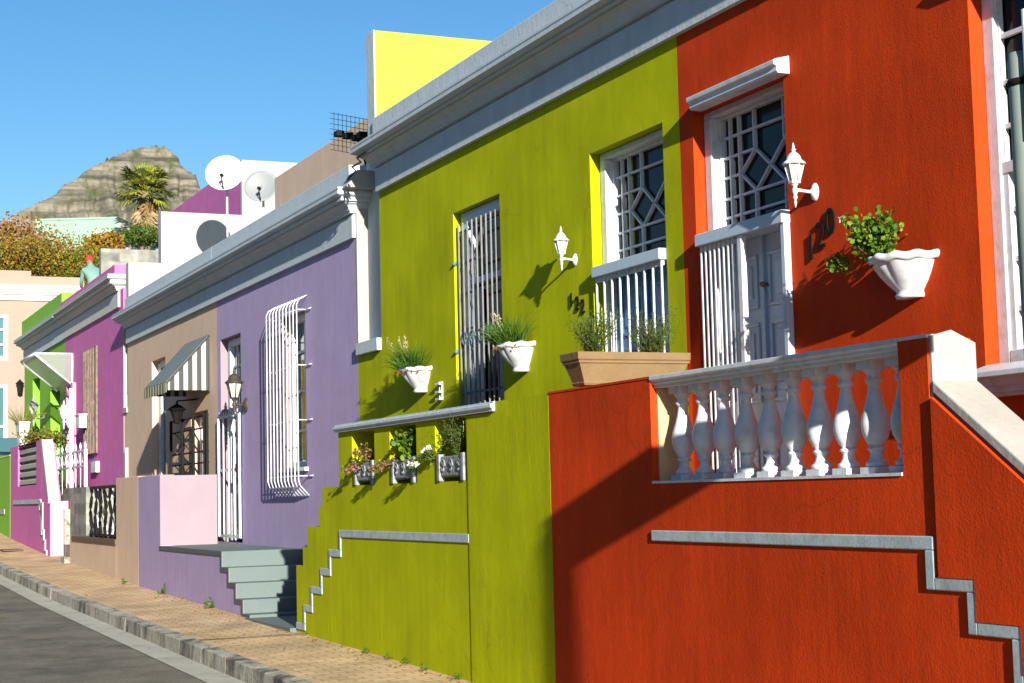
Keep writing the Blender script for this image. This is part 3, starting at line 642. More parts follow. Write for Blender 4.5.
# party wall between terraces with cream face
mb = MB(); mb.box(-10.66, -10.45, 5.27, 5.99, -.28, .735); mb.build('party_wall', CRM, label='low cream wall between the red and green terraces behind the balusters', cat='wall', loc=(-10.55, 5.6, -.28))
# trough
tq = thing('trough_planter', 'long beige stone trough planter on the wall between the green and red terraces', 'planter', (-10.5, 5.6, .735))
def rect_loft(mb, levels, yc, xc):
    vs = []; fs = []
    for hx, hy, z in levels: vs += [(xc-hx, yc-hy, z), (xc+hx, yc-hy, z), (xc+hx, yc+hy, z), (xc-hx, yc+hy, z)]
    for i in range(len(levels)-1):
        for k in range(4): fs.append((i*4+k, i*4+(k+1) % 4, (i+1)*4+(k+1) % 4, (i+1)*4+k))
    fs.append((0, 1, 2, 3)); n = (len(levels)-1)*4; fs.append((n, n+1, n+2, n+3)); mb.add(vs, fs)
mb = MB(); rect_loft(mb, [(.09, .38, .735), (.10, .39, .755), (.095, .385, .76), (.125, .43, .885), (.135, .44, .89), (.135, .44, .905), (.145, .45, .915), (.15, .455, .965), (.13, .435, .966), (.125, .43, .94)], 5.56, -10.55)
mb.build('trough', TER, tq, bevel=.004)
mb = MB(); mb.box(-10.66, -10.44, 5.16, 5.96, .93, .955); mb.build('soil', SOIL, tq)
bush_plant('feathery olive shrub at the front end of the stone trough', 'feathery_shrub', -10.57, 5.32, .95, .33, .26, 44, 60, .021, [LF3, LF1, LF3], 0, None, asp=.25, seed=21, cat='shrub')
bush_plant('feathery olive shrub at the back end of the stone trough', 'feathery_shrub', -10.57, 5.80, .95, .32, .24, 48, 60, .021, [LF3, LF1, LF3], 0, None, asp=.25, seed=22, cat='shrub')
# flower boxes
FB = 'grey ornamental boxes in the green terrace openings'
BOXM = mat('weathered_grey_box', (.22, .24, .25), .6, var=.2, scale=14, bump=.6, bscale=30, stain=(.09, .09, .09), stain_amt=.7, stain_scale=22)
names = [('leftmost', (-14.98, -14.44)), ('middle', (-13.95, -13.38)), ('rightmost', (-12.84, -12.26))]
for i, (nm, (xa, xb)) in enumerate(names):
    t = thing('flower_box', 'grey ornamental flower box in the %s opening of the green terrace' % nm, 'planter', ((xa+xb)/2, 5.1, .106), FB)
    mb = MB()
    for q in ((xa, xa+.06), (xb-.06, xb)): mb.box(q[0], q[1], 4.985, 5.04, .106, .33)
    mb.box(xa+.06, xb-.06, 5.0, 5.03, .15, .31)
    for q in ((xa, xa+.05), (xb-.05, xb)): mb.box(q[0], q[1], 5.041, 5.2, .14, .31)
    mb.box(xa, xb, 5.201, 5.23, .14, .31); mb.box(xa+.05, xb-.05, 5.031, 5.2, .14, .16)
    mb.build('box', BOXM, t, bevel=.008)
    mb = MB(); mb.box(xa+.051, xb-.051, 5.032, 5.2, .25, .29); mb.build('soil', SOIL, t)
    for k in range(3):
        orn = MB()
        cxx = xa+.12+(xb-xa-.24)*k/2
        orn.tube([(cxx+(.045-.0025*j)*math.cos(j*.7), 4.996, .23+(.06-.003*j)*math.sin(j*.7)) for j in range(14)], .007, 6)
        orn.build('ornament', BOXM, t)
bush_plant('low reddish pink flowering plant in the leftmost terrace flower box', 'flowering_plant', -14.72, 5.05, .29, .20, .20, 22, 22, .030, [LF3, AUT, PNK, LF3], 4, PNK, asp=.5, seed=31, trail=6)
bush_plant('bright leaved geranium with a white bloom in the middle terrace flower box', 'geranium', -13.62, 5.06, .29, .30, .20, 16, 16, .055, [LF2, LF1], 2, FLW, asp=.9, seed=32)
bush_plant('rusty trailing plant spilling left of the middle terrace flower box', 'trailing_plant', -13.92, 5.0, .27, .12, .14, 12, 20, .03, [AUT, PNK, LF3], 0, FLW, asp=.5, seed=35, trail=8)
bush_plant('tall feathery grey green shrub in the rightmost terrace flower box', 'feathery_shrub', -12.50, 5.06, .29, .34, .20, 40, 60, .022, [LF3, LF3, LF1], 0, None, asp=.3, seed=33, cat='shrub')
bush_plant('white flowering spray left of the rightmost terrace flower box', 'flowering_plant', -12.92, 5.0, .29, .12, .16, 18, 20, .026, [LF1, LF3], 6, FLW, asp=.5, seed=34, trail=8)

# ================================================================== LILAC + TAN HOUSE
hp = thing('lilac_house', 'lilac painted house with white barred door and caged window', 'house', (-21, 6, -1.2))
XP0, XP1 = -24.25, -17.79
PD = (-24.05, -22.90, -.60, 2.33); PW = (-20.88, -19.80, .38, 2.31)
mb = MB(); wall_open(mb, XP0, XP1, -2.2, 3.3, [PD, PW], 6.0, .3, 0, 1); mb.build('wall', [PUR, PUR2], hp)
mb = MB(); mb.box(XP1, XP1+.03, 5.995, 6.13, 1.565, 3.4); mb.build('corner_strip', WHP, hp)
house_body(hp, XP0, XP1, 3.55)
cornice('cornice', hp, XP0, -17.80, 2.905, 3.18, 3.37, 3.735, left=False, right=True, mfas=COR)
mb = MB(); mb.prismX([(5.78, 3.42), (6.5, 3.42), (6.5, 3.62), (5.93, 3.62), (5.86, 3.5)], -17.80, -17.5); mb.build('cornice_end_block', WHP, hp, bevel=.008)
mb = MB(); mb.box(XP0, -17.3, 6.9, 7.2, 3.6, 4.81); mb.build('upper_parapet', TAN, hp, bevel=.01)
# door
df = MB(); df.box(-24.0, -23.88, 6.10, 6.22, -.58, 2.22); df.box(-22.98, -22.91, 6.10, 6.22, -.58, 2.22); df.box(-24.0, -22.91, 6.10, 6.22, 2.22, 2.32); df.box(-23.88, -22.98, 6.10, 6.22, 1.25, 1.33); df = df.build('door_frame', WHT, hp, bevel=.006)
gl = MB(); gl.box(-23.88, -22.98, 6.17, 6.18, 1.33, 2.22); gl.build('pane', GLT, df)
sb = MB()
for i in range(1, 4): sb.box(-23.88+i*.225-.012, -23.88+i*.225+.012, 6.14, 6.165, 1.33, 2.22)
for z in (1.62, 1.92): sb.box(-23.88, -22.98, 6.143, 6.160, z-.012, z+.012)
sb.build('glazing_bars', WHT, df)
panel_door(hp, -23.88, -22.98, -.56, 1.25, 6.17, mat('pale_teal_door_paint', (.30, .42, .41), .5), 2)
g = bar_gate(hp, -24.06, -22.88, -.52, 1.20, 5.96, 2, WHT, .032, (.005, .55, .995), 'security_gate')
bb = MB()
for i in range(1, 4):
    x = -24.06+i*.295; bb.box(x-.006, x+.006, 5.95, 5.968, -.48, 1.19)
for i in range(9): bb.tube([(-24.0+i*.131, 5.96, 1.20), (-24.0+i*.131, 5.96, 1.27)], [.012, .003], 6)
bb.build('gate_bars', WHT, g); lk = MB(); lk.box(-23.0, -22.90, 5.93, 5.985, .38, .50); lk.build('lock', BRN, g)
backing(hp, *PD)
# window
wf = MB(); a0, a1, c0_, c1_ = PW
for q in ((a0+.02, a0+.10), (a1-.09, a1-.01)): wf.box(q[0], q[1], 6.12, 6.24, c0_, c1_)
wf.box(a0+.1, a1-.09, 6.12, 6.24, c0_, c0_+.08); wf.box(a0+.1, a1-.09, 6.12, 6.24, c1_-.08, c1_); win = wf.build('window', WHT, hp, bevel=.005)
sb = MB(); sb.box(-20.35, -20.31, 6.15, 6.18, c0_+.08, c1_-.08)
for z in (.85, 1.35, 1.85): sb.box(a0+.1, a1-.09, 6.153, 6.175, z-.016, z+.016)
sb.build('sash', WHT, win); gl = MB(); gl.box(a0+.1, a1-.09, 6.2, 6.21, c0_+.08, c1_-.08); gl.build('pane', GLT, win)
cu = MB(); cu.box(-20.25, -19.9, 6.185, 6.195, c0_+.1, 1.75); cu.box(-20.6, -20.45, 6.185, 6.195, c0_+.1, 1.75); cu.build('curtain', YEL, win)
sl = MB(); sl.box(a0-.06, a1+.06, 5.95, 6.12, c0_-.05, c0_+.0); sl.build('sill', WHT, win, bevel=.006)
cg = thing('window_cage', 'white bulging burglar bar cage over the lilac house window', 'window bars', (-20.3, 6, .1))
b = MB(); yo = 5.865
xs = [-21.08+i*.152 for i in range(10)]
for x in xs:
    b.tube([(x, 5.995, 2.48), (x, yo+.03, 2.42), (x, yo, 2.36), (x, yo, 1.2), (x, yo, .22), (x, yo+.02, .15), (x, 5.995, .03)], .0085, 6)
b.build('bars', WHT, cg)
b = MB()
for z in (2.30, 1.62, .95, .27):
    b.tube([(-21.08, 5.995, z), (-21.08, yo+.012, z), (-19.71, yo+.012, z), (-19.71, 5.995, z)], .008, 6)
    b.tube([(-19.72, 5.985, z+.0), (-19.52, 5.985, z)], .009, 6)
b.build('cross_bars', WHT, cg)
lantern('wall_lantern', 'old brass carriage lantern beside the lilac house door', -22.62, 1.30, .17, mat('old_brass', (.035, .028, .02), .6), CLR, s=1.5)

ht = thing('tan_house', 'tan painted house with striped awning left of the lilac house', 'house', (-27.6, 6, -1.1))
XT0, XT1 = -31.0, -24.25
TW = (-28.87, -27.8, -.6, 2.41); TD = (-25.95, -24.86, -.6, 1.36)
mb = MB(); wall_open(mb, XT0, XT1-.001, -2.2, 3.3, [TW, TD], 6.0, .3); mb.build('wall', TAN, ht)
mb = MB(); mb.box(XT0-.35, XT0-.001, 6.0, 6.3, -2.2, 1.64); mb.box(XT0-.35, XT0-.002, 6.13, 6.3, 1.64, 3.3, 1); mb.build('side_bay_wall', [TAN, COR], ht)
mb = MB(); mb.box(XT0-.33, XT0-.01, 5.97, 6.13, 1.645, 1.74); mb.build('ledge', WHP, ht)
house_body(ht, XT0, XT1, 3.55)
cornice('cornice', ht, XT0+.05, XT1-.002, 2.905, 3.18, 3.37, 3.735, left=True, right=False)
dr = MB(); dr.box(-28.82, -28.62, 6.1, 6.22, -.6, 2.36); dr.box(-28.62, -27.82, 6.1, 6.22, 2.28, 2.40); fr = dr.build('door_frame', WHT, ht)
panel_door(ht, -28.62, -27.82, -.6, 1.55, 6.15, DBL, 1); gl = MB(); gl.box(-28.62, -27.82, 6.16, 6.18, 1.56, 2.28); gl.build('pane', GLT, fr)
backing(ht, *TW)
fr = MB(); fr.box(-25.88, -25.76, 6.12, 6.22, -.6, 1.3); fr.box(-25.0, -24.90, 6.12, 6.22, -.6, 1.3); fr.box(-25.76, -25.0, 6.12, 6.22, 1.2, 1.34); fr = fr.build('window', WHT, ht)
gl = MB(); gl.box(-25.76, -25.0, 6.18, 6.19, -.6, 1.2); gl.build('pane', GLT, fr); cu = MB(); cu.box(-25.7, -25.3, 6.165, 6.175, -.4, 1.15); cu.build('curtain', CUR, fr)
backing(ht, *TD)
# small low opening by the slot (px 118-125, y 440-)
so = MB(); so.box(-31.05, -30.98, 5.94, 6.0, -.4, 1.0); so.build('door_jamb', WHP, ht)
# awning
aw = thing('awning', 'grey green and white striped metal awning on the tan house', 'awning', (-25.7, 6, 1.7))
def stripes_mat():
    m = bpy.data.materials.new('striped_awning_metal'); m.use_nodes = True; nt = m.node_tree; b = nt.nodes['Principled BSDF']; L = nt.links.new
    g = N(nt, 'ShaderNodeNewGeometry'); s_ = N(nt, 'ShaderNodeSeparateXYZ'); L(g.outputs['Position'], s_.inputs[0])
    a = N(nt, 'ShaderNodeMath', operation='MULTIPLY'); a.inputs[1].default_value = 1/.135; L(s_.outputs[1], a.inputs[0])
    f = N(nt, 'ShaderNodeMath', operation='FRACT'); L(a.outputs[0], f.inputs[0]); c = N(nt, 'ShaderNodeMath', operation='GREATER_THAN'); c.inputs[1].default_value = .52; L(f.outputs[0], c.inputs[0])
    mx = N(nt, 'ShaderNodeMix', data_type='RGBA'); L(c.outputs[0], mx.inputs[0]); mx.inputs[6].default_value = (.010, .015, .012, 1); mx.inputs[7].default_value = (.36, .37, .36, 1); L(mx.outputs[2], b.inputs['Base Color']); b.inputs['Roughness'].default_value = .5
    return m
AWS = stripes_mat(); AWT = mat('awning_top_metal', (.06, .085, .09), .6, var=.1, streak=.15); AWV = mat('awning_valance', (.12, .13, .08), .6, var=.2, streak=.3)
xa, xb = -26.25, -24.72
def slopey(x): return 0
n = 12; mb = MB()
for i in range(n):   # slats, each with a small lap
    x0_ = xa+(xb-xa)*i/n; x1_ = xa+(xb-xa)*(i+1)/n-.015; e = .008*(i % 2)
    mb.prismX([(5.99, 2.44+e), (5.36, 1.74+e), (5.34, 1.76+e), (5.985, 2.47+e)], x0_, x1_)
mb.build('top', AWT, aw)
mb = MB()
for i in range(16):
    x0_ = xa+(xb-xa)*i/16; x1_ = xa+(xb-xa)*(i+1)/16-.01; mb.box(x0_, x1_, 5.335+.006*(i % 2), 5.35+.006*(i % 2), 1.60+.01*(i % 2), 1.76)
mb.build('valance', AWV, aw)
for x in (xa, xb):
    mb = MB(); mb.prismX([(5.99, 2.43), (5.99, 1.64), (5.37, 1.64), (5.37, 1.74)], x-.008, x+.008)
    mb.build('side_panel', AWS, aw)
mb = MB(); mb.bar((xb+.02, 5.99, 2.46), (xb+.02, 5.35, 1.75), .03, .02); mb.bar((xb+.02, 5.985, 1.62), (xb+.02, 5.985, 2.46), .03, .02); mb.build('edge_trim', mat('dark_trim', (.04, .04, .04), .7), aw)
# black iron gate on top of the terrace pier
ig = thing('iron_screen', 'black iron security screen with crossed bars before the tan house', 'security screen', (-25, 5.5, .37))
b = MB(); ys = 5.90; q0, q1 = FX(171, 440, ys), FX(207, 440, ys); zt = FZ(190, 417, ys)
for x in (q0, q0+(q1-q0)*.34, q0+(q1-q0)*.64, q1-.16, q1): b.box(x-.02, x+.02, ys-.02, ys+.02, -.6, zt)
for z in (zt-.02, zt-.2, zt-.55, zt-.72, .25, -.2): b.box(q0, q1, ys-.01+.02, ys+.01+.02, z-.012, z+.012)
b.build('frame', BLK, ig)
b = MB(); m1, m2 = q0+(q1-q0)*.1, q0+(q1-q0)*.6
for (za, zb_) in ((zt-.2, zt-.55), (zt-.72, .25), (.25, -.2)):
    b.tube([(m1, ys, za), (m2, ys, zb_)], .009, 5); b.tube([(m1, ys, zb_), (m2, ys, za)], .009, 5)
    b.tube([((m1+m2)/2+.13*math.cos(k*PI/6), ys, (za+zb_)/2+.13*math.sin(k*PI/6)) for k in range(13)], .008, 5)
b.build('crossed_bars', BRN, ig)
lt = thing('wall_lantern', 'black iron lantern on a bracket above the tan house iron screen', 'wall lamp', (-26.6, 6.0, 1.5))
P0 = onY(177, 414, 5.7); b = MB(); b.lathe([(0, -.16), (.04, -.15), (.05, -.12), (.10, .03), (.13, .06), (.15, .07), (.08, .12), (.02, .15), (.01, .2), (0, .2)], P0, 8, smooth=False); b.build('lamp_head', BLK, lt)
b = MB(); b.tube([P0+Vector((0, 0, .2)), P0+Vector((0, .30, .22))], .012, 6); b.tube([P0+Vector((0, .02, .2)), P0+Vector((.25, .28, .22))], .010, 6); b.build('bracket', BLK, lt)

# front walls (tan / lilac) and steps
tp = thing('lilac_terrace', 'lilac front terrace wall with pale grey green steps', 'terrace', (-22, 5, -1.3))
mb = MB(); mb.box(-25.09, -23.57, 5.0, 5.2, -2.2, .375); mb.build('pier_wall', PUR, tp, bevel=.008)
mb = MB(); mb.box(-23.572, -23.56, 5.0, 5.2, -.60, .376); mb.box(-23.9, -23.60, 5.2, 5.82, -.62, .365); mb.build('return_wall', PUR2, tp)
risers = [-20.03, -19.70, -19.37, -19.06, -18.75]; tz = [-.61, -.80, -.97, -1.145, -1.30]
mb = MB(); poly = [(-23.57, -.66), (-23.57, -2.2), (-18.72, -2.2)]
low = [(risers[4]-.06, -1.36), (risers[4]-.06, -1.20), (risers[3]-.06, -1.20), (risers[3]-.06, -1.02), (risers[2]-.06, -1.02), (risers[2]-.06, -.85), (risers[1]-.06, -.85), (risers[1]-.06, -.66), (risers[0]-.06, -.66)]
pl_ = [(-23.57, -.62), (-23.57, -2.2), (risers[4]-.003, -2.2)]
for i in range(4, 0, -1): pl_ += [(risers[i]-.003, tz[i]-.003), (risers[i-1]-.003, tz[i]-.003)]
pl_ += [(risers[0]-.003, -.62)]
mb.prismY(pl_, 4.997, 5.0); mb.build('side_wall', PUR, tp)
mb = MB()
mb.box(-23.9, risers[0], 5.001, 6.0, -2.2, -.615); mb.build('platform', STEP, tp)
for i in range(1, 5):
    mb = MB(); mb.box(risers[i-1]+.001, risers[i], 5.001, 5.99, -2.2, tz[i]); mb.build('step', STEP, tp, bevel=.004)
mb = MB()
mb.box(-23.57, risers[0], 4.985, 4.9965, -.668, -.612)
for i in range(1, 5): mb.box(risers[i-1]-.07, risers[i], 4.985, 4.9965, tz[i]-.055, tz[i]-.002); mb.box(risers[i-1]-.07, risers[i-1], 4.985, 4.9965, tz[i]-.001, tz[i-1]-.056+(.0))
mb.build('dark_edge', DKG, tp)
mb = MB(); mb.box(-18.75, -16.95, 4.93, 5.98, -2.0, zg(-18)+.012); mb.build('landing', STEP, tp)
tt = thing('tan_terrace', 'tan front terrace wall with a low section under a black railing', 'terrace', (-28, 5, -1.1))
mb = MB(); mb.box(-26.83, -25.091, 5.0, 5.22, -2.2, .385); mb.box(-31.3, -26.83, 5.0, 5.22, -2.2, -.655); mb.build('wall', TAN, tt, bevel=.008)
mb = MB(); mb.box(-31.0, -26.831, 4.98, 5.24, -.654, -.575); mb.build('coping', mat('dark_brown_coping', (.09, .065, .04), .7, var=.2), tt)
mb = MB(); mb.box(-31.3, -25.1, 5.22, 6.0, -2.2, -.62); mb.build('terrace_floor', mat('red_stoep_floor', (.22, .06, .04)), tt)
mb = MB(); mb.box(-31.7, -31.3, 4.9, 5.5, -2, zg(-31.5)+.09); mb.box(-31.9, -31.3, 5.1, 5.6, -2, zg(-31.5)+.22); mb.build('step', CON, tt)
rg = thing('railing', 'black railing with wavy bars on the low tan wall', 'railing', (-28, 5.1, -.57))
b = MB(); b.box(-29.7, -26.84, 5.08, 5.12, .24, .29); b.box(-29.7, -26.84, 5.08, 5.12, -.55, -.51); b.build('rails', BRN, rg)
for i in range(7):
    x = -29.65+i*.45; b = MB()
    b.tube([(x+.07*math.sin(k*.9+i), 5.1, -.57+k*.0415*2.03) for k in range(11)], .028, 6); b.build('bar', BLK, rg)
for i in range(4):
    x = -29.3+i*.66; b = MB(); b.tube([(x+.12*math.sin(k*1.1), 5.16, -.57+k*.083) for k in range(11)], .035, 6); b.build('white_bar', WHT, rg)

# ================================================================== MAGENTA HOUSE
hm = thing('magenta_house', 'magenta house with carved shutter and pink parapet', 'house', (-35, 6, -1))
XM0, XM1 = -38.2, -31.40
MW = (-35.4, -34.1, 1.0, 3.15); MD = (-38.0, -36.9, -.3, 2.6)
mb = MB(); wall_open(mb, XM0, XM1-.3, -2.2, 4.0, [MD], 6.0, .3, 0, 1); mb.build('wall', [MAG, mat('sunlit_magenta_plaster', (.62, .25, .42), .7)], hm)  # second colour is magenta lightened as on sunlit side faces
mb = MB(); mb.box(XM1-.3, XM1, 5.998, 6.3, -2.2, 4.0); mb.build('corner_wall', [MAG], hm)
mb = MB(); mb.box(XM1, XM1+.05, 5.99, 6.3, -.5, 3.4); mb.build('white_end_strip', WHP, hm)
cornice('cornice', hm, XM0, XM1-.3, 3.67, 3.98, 4.20, 4.30, left=False, right=True, mfas=mat('white_cornice_paint', (.45, .46, .43), .65, var=.06, bump=.3))
mb = MB(); mb.box(XM0, XM1-.2, 5.88, 6.18, 4.28, 4.46); mb.build('pink_parapet', MAG, hm)
mb = MB(); mb.box(XM1-.0, XM1+.25, 6.05, 6.66, 2.0, 4.45); mb.box(XM1-.0, XM1+.25, 6.66, 12, 2.0, 5.43); mb.build('white_fin_wall', WHP, hm)
house_body(hm, XM0, XM1-.2, 4.1)
mb = MB(); mb.box(XM0, XM1-.4, 8.36, 8.6, 4.0, 6.62); mb.box(XM1-.4, XM1-.3, 8.36, 13, 4.0, 6.62, 1); mb.box(XM0, XM1-.4, 8.6, 13, 4.0, 6.6, 1); mb.build('upper_storey', [MAG, WHP], hm)
SHM = mat('carved_weathered_panel', (.15, .12, .09), .85, var=.5, scale=9, bump=1.0, bscale=12, stain=(.28, .13, .14), stain_amt=.6, stain_scale=5)
mb = MB(); mb.box(-35.42, -34.08, 5.955, 6.0, 1.0, 3.16)
for k in range(7): mb.box(-35.42+.19*k, -35.42+.19*k+.06, 5.93, 5.955, 1.0, 3.14)
mb.build('carved_shutter', SHM, hm, bevel=.01)
backing(hm, *MD); mb = MB(); mb.box(-37.0, -36.72, 5.93, 6.0, -.3, 2.6); mb.build('sunlit_door_jamb', mat('sunlit_magenta_plaster', (.62, .25, .42), .7), hm)
panel_door(hm, -37.95, -36.95, -.3, 2.5, 6.15, WHT, 1)
# porch things: white post, box, vent
xp = FX(71.5, 430, 5.6); mb = MB(); mb.tube([(xp, 5.6, -.4), (xp, 5.6, FZ(72, 388, 5.6))], .05, 8); mb.build('porch_post', WHT, label='slim white post under the glazed canopy by the magenta house', cat='post', loc=(xp, 5.6, -.4))
mb = MB(); p = onY(76, 422, 5.75); mb.box(p.x-.25, p.x+.2, 5.78, 6.0, p.z-.13, p.z+.13); mb.box(p.x-.27, p.x+.22, 5.76, 6.0, p.z+.13, p.z+.16); mb.build('meter_box', WHT, label='white box with lid mounted on the magenta wall', cat='box', loc=(p.x, 5.9, p.z), bevel=.01)
mb = MB(); p = onY(92, 467, 5.9); mb.box(p.x-.3, p.x+.25, 5.93, 6.0, p.z-.11, p.z+.11); mb.build('wall_socket_box', WHT, label='small white utility box low on the magenta wall right of the gate', cat='box', loc=(p.x, 5.95, p.z))
cn = thing('canopy', 'translucent white framed canopy over the lime and magenta doors', 'canopy', (-38.5, 6, 3))
CNM = mat('translucent_sheet', (.45, .48, .46), .3, translucent=.4)
_n = CNM.node_tree; _o = _n.nodes['Material Output']; _src = _o.inputs[0].links[0].from_socket; _t = _n.nodes.new('ShaderNodeBsdfTransparent'); _m = _n.nodes.new('ShaderNodeMixShader'); _m.inputs[0].default_value = .45
_n.links.new(_src, _m.inputs[1]); _n.links.new(_t.outputs[0], _m.inputs[2]); _n.links.new(_m.outputs[0], _o.inputs[0])
A = onY(34, 356, 5.95); B = onY(73.5, 355, 5.95); D_ = onY(73.5, 386, 5.95); E_ = onY(14, 362, 5.1); Fp = onY(62, 402, 5.1)
xa_, xb_ = -39.1, -37.0
mb = MB(); mb.quad((xa_, 5.17, 3.22), (xb_, 5.17, 3.22), (xb_, 5.97, 2.56), (xa_, 5.97, 2.56)); mb.build('roof_sheet', CNM, cn)
mb = MB(); mb.add([(xb_+.01, 5.17, 3.24), (xb_+.01, 5.97, 3.24), (xb_+.01, 5.97, 2.56)], [(0, 1, 2)]); mb.build('side_sheet', CNM, cn)
mb = MB()
for a, b in (((xa_, 5.17, 3.23), (xb_, 5.17, 3.23)), ((xb_, 5.17, 3.24), (xb_, 5.97, 3.24)), ((xb_, 5.97, 3.24), (xb_, 5.97, 2.56)), ((xb_, 5.17, 3.23), (xb_, 5.97, 2.56)), ((xa_, 5.17, 3.22), (xa_, 5.97, 2.56))): mb.tube([a, b], .022, 6)
mb.build('frame', WHT, cn)
lantern('wall_lantern', 'white carriage lantern on the pink jamb beside the magenta door', -36.75, 1.75, .25, WHT, CLR, s=1.3)
lantern('wall_lantern', 'grey carriage lantern on the lime green wall', -41.3, 2.05, .25, mat('grey_iron', (.25, .25, .24), .5), CLR, s=1.6)
# magenta terrace: stepped wall, coping, lit face
tm = thing('magenta_terrace', 'magenta front terrace wall with white louvre panel and sloping coping', 'terrace', (-36, 5, -.9))
mb = MB(); wall_open(mb, -39.55, -34.72, -2.2, 1.25, [(-38.27, -35.5, .41, 1.30)], 5.0, .22)
mb.prismY([(-34.72, 1.23), (-34.5, 1.23), (-33.72, .08), (-33.72, -2.2), (-34.72, -2.2)], 5.001, 5.22); mb.build('wall', MAG, tm)
mb = MB(); mb.prismY([(-34.72, 1.24), (-34.55, 1.30), (-33.68, .12), (-33.72, .02)], 4.97, 5.19); mb.build('coping', WHP, tm)
mb = MB(); mb.box(-33.74, -33.60, 5.0, 5.34, -2.2, .06); mb.build('end_pier', mat('sunlit_magenta_plaster', (.62, .25, .42), .7), tm)
mb = MB(); mb.box(-38.25, -35.52, 5.10, 5.14, .41, 1.2)
for k in range(5): mb.prismX([(5.02, .44+k*.165), (5.10, .50+k*.165), (5.10, .57+k*.165), (5.02, .52+k*.165)], -38.2, -35.6)
mb.build('louvre', WHP, tm)
mb = MB(); mb.box(-38.9, -35.0, 4.975, 5.0, .02, .11); x = -35.0; z = .11
for i in range(6):
    mb.box(x, x+.12, 4.975, 5.0, z-.22, z); z -= .2; x += .18
mb.build('stepped_band', BAND, tm)
mb = MB(); mb.prismY([(-34.9, .10), (-34.72, .10), (-34.72, -.6), (-34.6, -.6), (-34.6, -.35), (-34.78, .0)], 4.97, 5.0); mb.box(-34.78, -34.5, 4.976, 5.0, -.5, .05); mb.build('white_patch', WHP, tm)
mb = MB(); mb.box(-39.5, -33.5, 5.25, 6.0, -2, -.1); mb.build('terrace_floor', CON, tm)
mb = MB(); mb.box(-34.4, -31.7, 5.36, 5.98, -2.2, FZ(70, 488, 5.36)); mb.box(-33.6, -31.3, 5.25, 5.55, -2.2, -.78); mb.build('stone_step_wall', STN, label='grey stone block wall under the white gate', cat='wall', loc=(-32.5, 5.7, -1))
gt = thing('garden_gate', 'white iron gate with spear tops between the magenta and tan terraces', 'gate', (-32, 5.5, .2))
yg = 5.6; ga, gb = FX(54, 470, yg), FX(85.5, 470, yg); zb_ = FZ(70, 495, yg); zt_ = FZ(70, 452, yg)
b = MB(); b.box(ga-.03, ga+.03, yg-.03, yg+.03, zb_, zt_); b.box(gb-.03, gb+.03, yg-.03, yg+.03, zb_, zt_)
for z in (zb_+.02, zt_-.02, zt_-.32): b.box(ga, gb, yg-.012, yg+.012, z-.016, z+.016)
b.build('frame', WHT, gt)
for i in range(8):
    x = ga+(gb-ga)*i/7; b = MB(); b.tube([(x, yg, zb_), (x, yg, zt_+.02)], .012, 6); b.tube([(x, yg, zt_+.0), (x, yg, zt_+.05), (x, yg, zt_+.08), (x, yg, zt_+.15)], [.010, .028, .028, .004], 6); b.build('bar', WHT, gt)
b = MB()
for i in range(7):
    x = ga+(gb-ga)*(i+.5)/7; b.tube([(x+.13*math.cos(k*PI/5), yg+.005, zt_-.17+.1*math.sin(k*PI/5)) for k in range(11)], .009, 5)
b.build('rings', WHT, gt)

# ================================================================== LIME HOUSE
hl = thing('lime_house', 'bright green house beyond the magenta one', 'house', (-41.5, 6, -.8))
XL0, XL1 = -44.7, -38.2
L1 = (-43.2, -42.0, -.3, 3.12); L2 = (-40.3, -38.9, -.3, 2.66)
mb = MB(); wall_open(mb, XL0, XL1-.001, -2.2, 4.0, [L1, L2], 6.0, .35); mb.build('wall', LIM, hl)
house_body(hl, XL0, XL1, 4.2)
cornice('cornice', hl, XL0+.1, XL1-.002, 3.66, 3.98, 4.17, 4.26, left=True, right=False)
mb = MB(); mb.box(XL0, XL1, 5.93, 6.2, 4.25, 4.72); mb.build('green_parapet', LIM, hl)
panel_door(hl, -43.1, -42.05, -.3, 3.05, 6.25, WHT, 1); panel_door(hl, -40.2, -39.0, -.3, 2.6, 6.25, BLU, 1)
tl = thing('lime_terrace', 'bright green low front wall at the left edge of the street', 'wall', (-41, 5, -.6))
mb = MB(); mb.box(-44.5, -39.6, 5.0, 5.22, -2.2, 1.12); mb.build('wall', LIM, tl); mb = MB(); mb.box(-44.5, -40.5, 4.98, 5.0, -.2, -.08); mb.build('band', WHP, tl)
mb = MB(); mb.box(-44.5, -39.58, 4.99, 5.24, 1.12, 1.15); mb.build('coping', mat('sunlit_lime_paint', (.42, .68, .03), .6), tl)  # lime brightened to stand for the sunlit strip
for px_, py_, nm in ((24, 458, 'square'),):
    p = onY(px_, 458, 5.15); t = thing('white_pot', 'tapered white square pot on the magenta terrace wall', 'planter', (p.x, 5.12, 1.25))
    mb = MB(); rect_loft(mb, [(.20, .08, 1.255), (.30, .11, 1.78), (.33, .12, 1.79), (.33, .12, 1.83)], 5.12, p.x); mb.build('pot', WHT, t)
    grass_plant('yellow green spiky plant in the tapered white pot', p.x, 5.12, 1.8, n=140, L_=.5, spread=.2, dry=0, side=0, name='spiky_plant', mats=[mat('spiky_leaf', (.16, .17, .02), .6), LF3])
bush_plant('low yellow green creeper on the magenta terrace wall', 'creeper', FX(45, 452, 5.4), 5.4, 1.2, .35, .8, 40, 40, .07, [LF3, AUT2, LF3], 0, None, asp=.6, seed=77)

